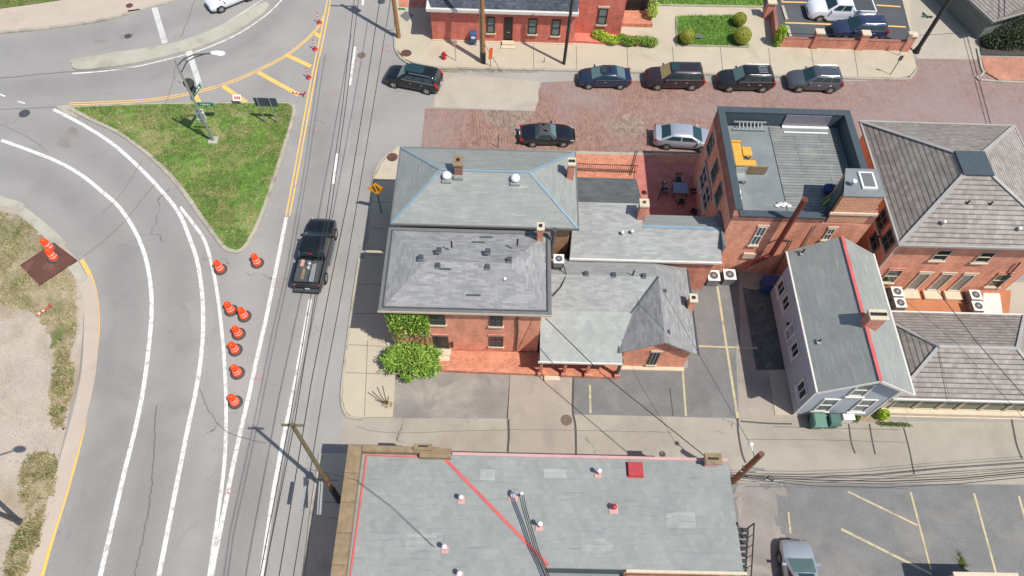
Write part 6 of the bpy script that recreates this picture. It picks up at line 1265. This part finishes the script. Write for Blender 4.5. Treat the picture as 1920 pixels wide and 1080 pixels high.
a, c = on_y(1374, 236, CY1 - .7), on_y(1434, 240, CY1 - .7); tb = thing('ladder', 'pale ladder lying along the north parapet of the roof terrace', 'ladder', (a.x, CY1 - .8, fz))
for y, z in ((CY1 - .6, fz + .5), (CY1 - .95, fz + .12)): b = MB(); b.bar((a.x, y, z), (c.x, y, z), .09, .09); b.build('rail', 'galv', tb)
for k in range(7): x = a.x + .4 + k * (c.x - a.x - .6) / 6.5; b = MB(); b.bar((x, CY1 - .6, fz + .5), (x + .05, CY1 - .95, fz + .12), .06, .05); b.build('rung', 'galv', tb)
a = at(1388, 332, fz + .4); tb = thing('lounge_chair', 'pale grey chair against the west parapet of the roof terrace', 'chair', (a.x, a.y, fz)); b = MB(); b.box(a.x - .38, a.x + .4, a.y - .3, a.y + .3, fz + .3, fz + .42); b.build('seat', 'galv', tb); b = MB(); b.box(a.x - .36, a.x + .38, a.y + .302, a.y + .42, fz + .3, fz + .9); b.build('backrest', 'galv', tb)
for sx in (-1, 1):
    for sy in (-1, 1): b = MB(); b.box(a.x + sx * .33 - .03, a.x + sx * .33 + .03, a.y + sy * .25 - .03, a.y + sy * .25 + .03, fz, fz + .3); b.build('leg', 'grey', tb)
a = at(1557, 352, fz + .5); b = MB(); b.ball(a + Vector((0, 0, -.15)), .42, .36, .38, 12); b.ball(a + Vector((.28, .1, -.2)), .3, .25, .3, 10); 
for v_ in b.v: v_ += Vector((random.uniform(-.05, .05), random.uniform(-.05, .05), random.uniform(-.05, .05)))
props(b.build('tarp_bundle', 'bluetarp'), 'dark blue crumpled tarp bundle by the stair penthouse', 'tarp')
for k, (m, lb) in enumerate((('coping', 'grey board leaning at the stair penthouse, nearest the blue tarp'), ('leaf_lime', 'yellow-green board leaning beside the grey one at the penthouse'))):
    a, c = at(1537 + k * 6, 381 + k * 2, fz + .1), at(1566 + k * 4, 357 + k * 5, fz + .9); b = MB(); b.bar(a, c, .14, .05); props(b.build('board', m), lb, 'board', 'boards leaning on the terrace')
b = MB(); a = at(1386, 383, 6.7)
for k in range(5): q = at(1384 + random.uniform(-2, 3), 360 + k * 6, 6.6); b.ball(q, .16, .22, .08, 8)
for v_ in b.v: v_ += Vector((random.uniform(-.05, .05), random.uniform(-.05, .05), random.uniform(-.03, .03)))
props(b.build('plastic_sheet', 'whitecap'), 'crumpled white sheeting along the west parapet near the terrace corner', 'plastic sheet')
b = MB()
for k in range(5): q = at(1458 + k * 5, 385 - (k % 2) * 3, CZ + .1); b.ball(q, .2, .14, .05, 8)
for v_ in b.v: v_ += Vector((random.uniform(-.06, .06), random.uniform(-.06, .06), random.uniform(-.02, .02)))
props(b.build('plastic_sheet', 'whitecap'), 'flat white scraps on the south edge of the roof terrace', 'plastic sheet')
# patio set in the shade
q = at(1276, 352, .8); tb = thing('patio_table', 'square glass-topped patio table in the shade of the tall brick building', 'table', (q.x, q.y, .08)); b = MB(); b.box(q.x - .55, q.x + .55, q.y - .5, q.y + .5, .76, .8); b.build('tabletop', 'blueflash', tb)
for sx in (-1, 1):
    for sy in (-1, 1): b = MB(); b.box(q.x + sx * .48 - .025, q.x + sx * .48 + .025, q.y + sy * .43 - .025, q.y + sy * .43 + .025, .08, .76); b.build('leg', 'black', tb)
def pchair(x, y, rot, label, base=[None]):
    if base[0] is None:
        t = thing('patio_chair', label, 'chair', (0, 0, 0), 'black metal patio chairs'); b = MB(); b.box(-.24, .24, -.24, .24, .36, .4); b.build('seat', 'black', t, uv=False)
        b = MB()
        for k in range(5): b.box(-.24 + k * .11, -.2 + k * .11, .22, .25, .4, .85)
        b.box(-.25, .25, .215, .255, .85, .9); b.build('backrest', 'black', t, uv=False)
        for sx in (-1, 1):
            for sy in (-1, 1): b = MB(); b.box(sx * .22 - .015, sx * .22 + .015, sy * .22 - .015, sy * .22 + .015, 0, .36); b.build('leg', 'black', t, uv=False)
            b = MB(); b.bar((sx * .25, -.22, .6), (sx * .25, .22, .6), .04, .03); b.build('arm_rest', 'galv', t, uv=False)
        base[0] = t
    else: t = copytree(base[0]); t['label'] = label
    t.location = (x, y, .085); t.rotation_euler = (0, 0, rot)
pchair(q.x, q.y - 1.0, R_(180), 'patio chair south of the glass table'); pchair(q.x, q.y + 1.05, 0, 'patio chair north of the glass table'); pchair(q.x - 1.1, q.y, R_(90), 'patio chair west of the glass table'); pchair(q.x + 1.1, q.y, R_(-90), 'patio chair east of the glass table, against the wall'); pchair(q.x + .9, q.y - 1.9, R_(150), 'patio chair standing apart near the roof edge')
q = at(1246, 338, 2.4); tb = thing('patio_heater', 'slim patio lamp post in the shaded patio', 'lamp post', (q.x, q.y, .08)); b = MB(); b.cyl((q.x, q.y, .08), (q.x, q.y, 2.2), .035, n=8); b.build('post', 'black', tb); b = MB(); b.lathe([(.03, 2.1), (.22, 2.16), (.1, 2.32), (.01, 2.36)], (q.x, q.y, 0), 12); b.build('hood', 'black', tb)
# iron railing behind the brick plaza
a, c = at(1080, 322), at(1192, 326); tb = thing('iron_railing', 'dark iron railing across the brick plaza behind the blue-green roof', 'railing', ((a.x + c.x) / 2, a.y, .08))
b = MB(); b.bar((a.x, a.y, .95), (c.x, c.y, .95), .04, .04); b.bar((a.x, a.y, .25), (c.x, c.y, .25), .03, .03)
b.build('rail', 'black', tb); b = MB()
for k in range(30): f = k / 29; p = a.lerp(c, f); b.box(p.x - .012, p.x + .012, p.y - .012, p.y + .012, .08, 1.0)
b.build('baluster', 'black', tb, kind='stuff')
a = at(1194, 286); c = at(1182, 330); tb = thing('iron_railing', 'low dark rail at the joint between the two brick pavings', 'railing', (a.x, a.y, .08)); b = MB(); b.tube([(a.x, a.y, .1), (a.x, a.y, .3), (c.x, c.y, .3), (c.x, c.y, .1)], .035, 6); b.build('rail', 'black', tb)
# brick pier wall round the garden parking lot
W_ = thing('brick_wall', 'low red brick wall with capped piers and iron rails below the garden parking lot', 'wall', (at(1580, 92).x, at(1580, 92).y, .13))
wy = at(1470, 91).y; y_ = lambda px: at(px, 91 + (px - 1470) * .028).y
xs_ = [at(px, 93).x for px in (1462, 1525, 1612, 1700)]
pq = [(1524, 94), (1609, 97), (1695, 100)]
b = MB(); b.box(xs_[0], at(1697, 100).x, wy + .02, wy + .28, .1, 1.05); b.build('wall_panel', 'brick_worn', W_)
b = MB(); b.box(xs_[0], at(1697, 100).x, wy - .0, wy + .3, 1.052, 1.1); b.build('coping', 'brick_dark', W_)
for px, py in pq:
    q = at(px, py); b = MB(); b.box(q.x - .3, q.x + .3, wy - .1, wy + .4, .1, 1.75); o = b.build('pier', 'brick_worn', W_); b = MB(); b.box(q.x - .38, q.x + .38, wy - .18, wy + .48, 1.752, 1.86); b.build('pier_cap', 'stone', o)
q0_, q1_ = at(1524, 94), at(1609, 97); b = MB(); b.bar((q0_.x + .3, wy + .15, 1.55), (q1_.x - .3, wy + .15, 1.55), .04, .04); b.bar((q0_.x - .3, wy + .15, 1.5), (xs_[0], wy + .15, 1.5), .04, .04); b.build('iron_rail', 'black', W_)
W2 = thing('brick_wall', 'narrow brick wall running up along the garden path beside the parking lot', 'wall', (at(1452, 60).x, at(1452, 60).y, .13)); a, c = at(1450, 85), at(1438, -30)
b = MB(); b.bar((a.x, a.y, .6), (c.x, c.y, .6), .3, 1.1); b.build('wall_panel', 'brick_dark', W2); q = at(1446, 7, 1.5); b = MB(); b.box(q.x - .3, q.x + .3, q.y - .3, q.y + .3, .1, 1.7); o = b.build('pier', 'brick_worn', W2); b = MB(); b.box(q.x - .4, q.x + .4, q.y - .4, q.y + .4, 1.702, 1.82); b.build('pier_cap', 'stone', o)
# garden kerbs, planter
b = MB(); ribbon(b, [(1268, 34), (1268, 88), (1402, 91)], .14, .24, 0, h=.2); b.build('kerb', 'kerb', kind='structure'); b = MB(); ribbon(b, [(1233, 13), (1430, 16), (1434, -30)], .14, .245, 0, h=.2); b.build('kerb', 'kerb', kind='structure')
q = at(1310, 71, .3); tb = thing('garden_sign', 'small dark lawn sign between the round shrubs', 'sign', (q.x, q.y, .2)); b = MB(); b.bar((q.x - .36, q.y, .5), (q.x + .36, q.y, .5), .3, .04, up=(0, -.7, .7)); b.build('sign_panel', 'dgrey', tb); b = MB(); b.box(q.x - .02, q.x + .02, q.y, q.y + .04, .2, .48); b.build('post', 'dgrey', tb)
b = MB(); b.prism(gp([(1070, 66), (1165, 70), (1228, 78), (1228, 87), (1180, 88), (1070, 82)]), .1, .34); b.build('planting_bed', 'brick_red', kind='structure')
b = MB(); b.prism(gp([(1160, 28), (1215, 28), (1222, 54), (1160, 52)]), .1, .5); b.build('pavement', 'brickpave', kind='structure')
tb = thing('iron_fence', 'black iron fence and gate at the top edge beside the brick house', 'fence', (at(1190, 26).x, at(1190, 26).y, .5)); b = MB(); a, c = at(1163, 28), at(1213, 28)
for k in range(26): p = a.lerp(c, k / 25); b.box(p.x - .03, p.x + .03, p.y - .02, p.y + .02, .4, 2.1)
for z in (.7, 1.3, 2.0): b.bar((a.x, a.y, z), (c.x, c.y, z), .06, .06)
b.build('railing', 'black', tb); b = MB(); b.box(a.x, c.x, a.y + .4, a.y + 3, .5, 1.6); b.build('backing', 'dgrey', tb)
q = at(1219, 40); b = MB(); b.cyl((q.x, q.y, .3), (q.x + .1, q.y, 2.6), .05, n=8); props(b.build('gate_post', 'galv'), 'pale metal post at the end of the black iron fence', 'post')
# ================================================================ PLANTS
def leaves(n, sampler, size, flat=.3, b=None):
    b = b or MB(); 
    for _ in range(n):
        p = sampler(); nr = Vector((random.gauss(0, 1), random.gauss(0, 1), random.gauss(0, 1) + flat * 3)).normalized(); u = nr.orthogonal().normalized(); a = random.uniform(0, 6.28); vv = nr.cross(u); u2 = u * math.cos(a) + vv * math.sin(a); v2 = nr.cross(u2); s = size * random.uniform(.6, 1.3)
        b.add([p - u2 * s, p - v2 * s * .45, p + u2 * s, p + v2 * s * .45], [(0, 1, 2, 3)])
    return b
def blob(c, rx, ry, rz, shell=.75):
    def f():
        while True:
            v = Vector((random.uniform(-1, 1), random.uniform(-1, 1), random.uniform(-1, 1)))
            if shell < v.length < 1 or (v.length < 1 and random.random() < .15): return Vector(c) + Vector((v.x * rx, v.y * ry, abs(v.z) * rz if c[2] < .3 else v.z * rz))
    return f
def multi(bl): return lambda: random.choice(bl)()
def shrub(name, label, cat, c, parts, n, size, mat, grp=None, stem=True, core=None):
    t = thing(name, label, cat, (c[0], c[1], c[2]), grp)
    leaves(n, multi([blob((c[0] + dx, c[1] + dy, c[2] + dz), rx, ry, rz, .6) for dx, dy, dz, rx, ry, rz in parts]), size).build('foliage', mat, t, uv=False)
    b = MB()
    for dx, dy, dz, rx, ry, rz in parts[:8]: b.cyl((c[0], c[1], c[2] - .05), (c[0] + dx * .8, c[1] + dy * .8, c[2] + max(dz, .2)), .05, .02, 6)
    o = b.build('stem', 'bark', t, uv=False); return t
GB = 'clipped round shrubs in the green garden bed'
for px, py, r, lb in ((1384, 42, .62, 'clipped round shrub at the upper right of the garden bed'), (1388, 75, .78, 'largest clipped round shrub at the lower right of the garden bed'), (1286, 75, .66, 'clipped round shrub at the lower left of the garden bed')):
    q = at(px, py + 3, .3); q.z = .2; t = thing('round_shrub', lb, 'shrub', q, GB); cc = (q.x, q.y, .2 + r)
    leaves(2600, blob(cc, r, r, r * .95, .9), .05, 0).build('foliage', 'leaf_box', t, uv=False); b = MB(); b.ball(cc, r * .9, r * .9, r * .86); b.build('inner_twigs', 'leaf_box', t, uv=False); b = MB(); b.cyl((q.x, q.y, .15), (q.x, q.y, .6), .06, n=6); b.build('stem', 'bark', t)
# big shrub and ivy on the brick house corner
c = at(765, 706); c = (c.x + .3, c.y + .75, .1)
parts = [(0, 0, .9, 1.5, 1.2, 1.0), (.1, -.2, .8, 1.6, 1.2, .9), (-1.0, -.1, .7, .9, .8, .9), (1.0, .1, .9, .8, .8, 1.0), (.2, -.7, .5, 1.0, .6, .7), (-.5, .3, 1.1, .9, .6, .7), (.6, .3, 1.2, .8, .6, .6), (-1.3, .1, .6, .4, .4, .5), (1.2, -.3, .5, .4, .4, .5)]
ts = thing('leafy_shrub', 'large leafy green shrub at the corner of the orange brick house', 'shrub', c); b = MB(); st = MB()
for k in range(120):
    pr = random.choice(parts); v = Vector((random.gauss(0, 1), random.gauss(0, 1), abs(random.gauss(0, 1)) + .2)).normalized(); q = Vector(c) + Vector((pr[0] + v.x * pr[3] * .85, pr[1] + v.y * pr[4] * .85, pr[2] + v.z * pr[5] * .8))
    for m in range(random.randint(34, 70)):      # a drooping spray of long leaves
        a = random.uniform(0, 6.28); l_ = random.uniform(.16, .42); d = Vector((math.cos(a), math.sin(a), random.uniform(-.5, .7))).normalized(); s_ = q + Vector((random.gauss(0, .13), random.gauss(0, .13), random.gauss(0, .12))); n_ = d.cross(Vector((0, 0, 1))).normalized() * .035
        b.add([s_, s_ + d * l_ * .5 + n_, s_ + d * l_ + Vector((0, 0, -.05)), s_ + d * l_ * .5 - n_], [(0, 1, 2, 3)])
    if k < 22: st.tube([(c[0], c[1], .1), (c[0] * .5 + q.x * .5, c[1] * .5 + q.y * .5, q.z * .6), q], .018, 5)
b.build('foliage', 'leaf', ts, uv=False); st.build('stem', 'bark', ts, uv=False)
iv = thing('ivy', 'bright green ivy covering the upper corner of the orange brick house', 'climbing plant', (-5.6, BW - .1, 3.2))
def ivs():
    while True:
        x = random.uniform(-6.95, -4.45); z = random.uniform(2.2, 5.5)
        if z > 3.3 + .35 * math.sin(x * 5) or (random.random() < .1): return Vector((x, BW - .06 - abs(random.gauss(0, .13)), z))
leaves(5500, ivs, .085, -.1).build('foliage', 'leaf', iv, uv=False); b = MB()
for k in range(7): x = -6.6 + k * .33; b.tube([(x, BW - .03, .3), (x + .1, BW - .03, 2), (x - .1, BW - .03, 4.6)], .015, 5)
b.build('stem', 'bark', iv, uv=False)
# hedge on the brick planter
q = [at(x, y, .5) for x, y in ((1122, 66), (1135, 72), (1150, 76), (1166, 74), (1180, 78), (1196, 77), (1212, 78), (1222, 80))]
for k, (i0, i1, lb) in enumerate(((0, 3, 'lime green low shrub below the tall window of the brick house'), (3, 5, 'darker green middle part of the hedge on the brick planter'), (5, 8, 'green hedge end nearest the garden path'))):
    cc = q[i0]; shrub('hedge_shrub', lb, 'shrub', (cc.x, cc.y, .34), [(v.x - cc.x, v.y - cc.y, .25, .62, .45, .42) for v in q[i0:i1]], 2300, .07, ['leaf_lime', 'leaf', 'leaf'][k], 'shrubs along the brick planter')
q = at(1219, 44); shrub('leafy_shrub', 'small lime green bush beside the pale metal post', 'shrub', (q.x, q.y, .3), [(0, 0, .9, .5, .45, .5), (0, .5, 1.3, .45, .4, .4)], 1200, .08, 'leaf_lime')
q = at(1454, 88); shrub('upright_shrub', 'upright lime-topped shrub at the left end of the brick pier wall', 'shrub', (q.x, q.y, .13), [(0, 0, .6, .4, .35, .6), (0, .02, 1.3, .5, .45, .5), (.05, .1, 1.7, .45, .4, .35)], 2200, .07, 'leaf_lime')
q = at(1650, 782); shrub('weed_clump', 'green weed clump at the right rear corner of the sided house', 'plant', (q.x, q.y, .02), [(0, 0, .2, .4, .35, .7)], 500, .1, 'leaf_lime')
q = at(1885, 90); shrub('dark_shrub', 'dark sprawling bush before the grey house at the top right', 'shrub', (q.x, q.y, .1), [(-1.4, .3, .3, .9, .8, .8), (0, .3, .6, 1.3, 1, 1), (1.6, .5, .6, 1.3, 1.1, 1.1), (3, .5, .6, 1.4, 1.2, 1.2), (.8, 1.5, .8, 1.6, 1, 1.2)], 8000, .09, 'leaf_dark')
q = at(1915, 60); shrub('leafy_tree', 'green leafy tree cut by the right edge in front of the grey house', 'tree', (q.x, q.y, .1), [(0, .3, 2.6, .9, .9, .9), (.9, .5, 3.2, 1.2, 1.2, 1)], 3000, .1, 'leaf')

q = at(727, 760); t = thing('dead_plant', 'withered dark twiggy plant on the sidewalk corner', 'plant', (q.x, q.y, .14)); b = MB()
for dx, dy, h_ in ((-.9, .5, .9), (-.25, .8, 1.1), (.1, .3, .6), (-.6, .15, .5)): b.tube([(q.x, q.y, .14), (q.x + dx * .5, q.y + dy * .4, .14 + h_ * .6), (q.x + dx, q.y + dy, .14 + h_)], .03, 5)
b.build('stem', 'bark', t)
leaves(120, blob((q.x, q.y, .15), .4, .25, .15), .06).build('foliage', 'blade_dry', t, uv=False)
# ---- ground cover and grass (nobody could count it)
def inpoly(pts):
    q = gp(pts); xs = [p.x for p in q]; ys = [p.y for p in q]; n = len(q)
    def f():
        while True:
            x = random.uniform(min(xs), max(xs)); y = random.uniform(min(ys), max(ys)); c = False; j = n - 1
            for i in range(n):
                if (q[i].y > y) != (q[j].y > y) and x < (q[j].x - q[i].x) * (y - q[i].y) / (q[j].y - q[i].y) + q[i].x: c = not c
                j = i
            if c: return x, y
    return f
def tufts(n, poly, z, hgt, size, mat, name, label, cat, dens=None, per=3):
    f = inpoly(poly); b = MB()
    for _ in range(n):
        x, y = f()
        if dens and random.random() > dens(x, y): continue
        for k in range(per):
            a = random.uniform(0, 6.28); h_ = hgt * random.uniform(.4, 1.2); dx, dy = math.cos(a) * size, math.sin(a) * size; ox, oy = random.gauss(0, size * .8), random.gauss(0, size * .8)
            b.add([(x + ox - dy * .25, y + oy + dx * .25, z), (x + ox + dy * .25, y + oy - dx * .25, z), (x + ox + dx, y + oy + dy, z + h_)], [(0, 1, 2)])
    return b.build(name, mat, label=label, cat=cat, kind='stuff', uv=False)
from mathutils import noise as mn
nd = lambda s, t: (lambda x, y: 1.0 if mn.noise(Vector((x * s, y * s, 3.1))) > t else .1)
tufts(9000, TRIG, .16, .10, .07, 'blade', 'grass', 'short green grass covering the triangular traffic island', 'grass', nd(.35, -.1))
tufts(2600, TRIG, .16, .08, .08, 'blade_dry', 'dry_grass', 'yellowed grass patches on the triangular traffic island', 'grass', nd(.4, .1))
tufts(5000, [(0, 398), (40, 405), (80, 440), (108, 466), (140, 500), (146, 560), (148, 620), (120, 700), (96, 640), (70, 590), (20, 575), (-20, 560)], .07, .1, .07, 'blade_dry', 'dry_grass', 'dry weeds around the rusty plate on the vacant lot', 'weeds', nd(.5, -.05))
tufts(1500, [(0, 398), (40, 405), (80, 440), (100, 470), (50, 540), (0, 540)], .07, .1, .07, 'blade', 'grass', 'green grass patch left of the rusty plate', 'grass', nd(.5, .05))
for k, p in enumerate(([(110, 640), (125, 650), (140, 700), (134, 750), (118, 800), (98, 795), (94, 750), (102, 700)], [(45, 865), (75, 850), (106, 858), (108, 900), (96, 960), (70, 1000), (48, 960), (38, 910)], [(28, 1010), (50, 970), (80, 975), (75, 1020), (50, 1080), (20, 1110), (10, 1070)])):
    tufts(1100, p, .075, .2, .1, 'blade_dry', 'weeds', ['strip of dry weeds beside the yellow edge line', 'broad clump of dry weeds in the lower left lot', 'weeds in the lower left corner by the yellow line'][k], 'weeds', nd(1.1, .0)); tufts(500, p, .075, .2, .1, 'blade', 'weeds', ['green weeds among the dry strip by the yellow edge line', 'green weeds among the broad dry clump, lower left', 'green weeds in the lower left corner'][k], 'weeds', nd(.8, 0))
tufts(6000, [(1268, 34), (1386, 32), (1388, 60), (1402, 90), (1269, 87)], .2, .16, .09, 'leaf_clover', 'ground_cover', 'green ground cover filling the garden bed', 'ground cover')
tufts(3500, [(1233, -20), (1430, -20), (1430, 12), (1233, 10)], .2, .16, .09, 'leaf_clover', 'ground_cover', 'green ground cover in the bed at the top edge', 'ground cover')
tufts(500, [(1570, 782), (1612, 776), (1608, 790), (1572, 791)], .02, .16, .08, 'blade', 'weeds', 'weeds along the back wall of the sided house', 'weeds'); tufts(500, [(780, 129), (920, 131), (1010, 134), (1010, 137), (850, 136), (780, 132)], .01, .1, .06, 'blade_dry', 'weeds', 'weeds in the gutter of the north kerb', 'weeds')
tufts(300, [(1640, 792), (1700, 794), (1712, 800), (1650, 798)], .01, .1, .06, 'blade', 'weeds', 'weeds in the alley joint right of the sided house', 'weeds')
tufts(500, [(0, 0), (110, 0), (55, 9), (0, 16)], .17, .1, .07, 'blade', 'grass', 'green grass verge in the upper left corner', 'grass')
tufts(700, [(0, 560), (80, 600), (100, 700), (90, 850), (0, 900)], .062, .05, .05, 'gutter', 'stones', 'small loose stones scattered over the dirt lot', 'stones', nd(.3, .15), 2)

tufts(90, [(1797, 1030), (1806, 1052), (1814, 1062), (1802, 1064), (1796, 1050)], 0.016, .1, .08, 'blade', 'weeds', 'small weeds in a crack of the lower right lot', 'weeds')
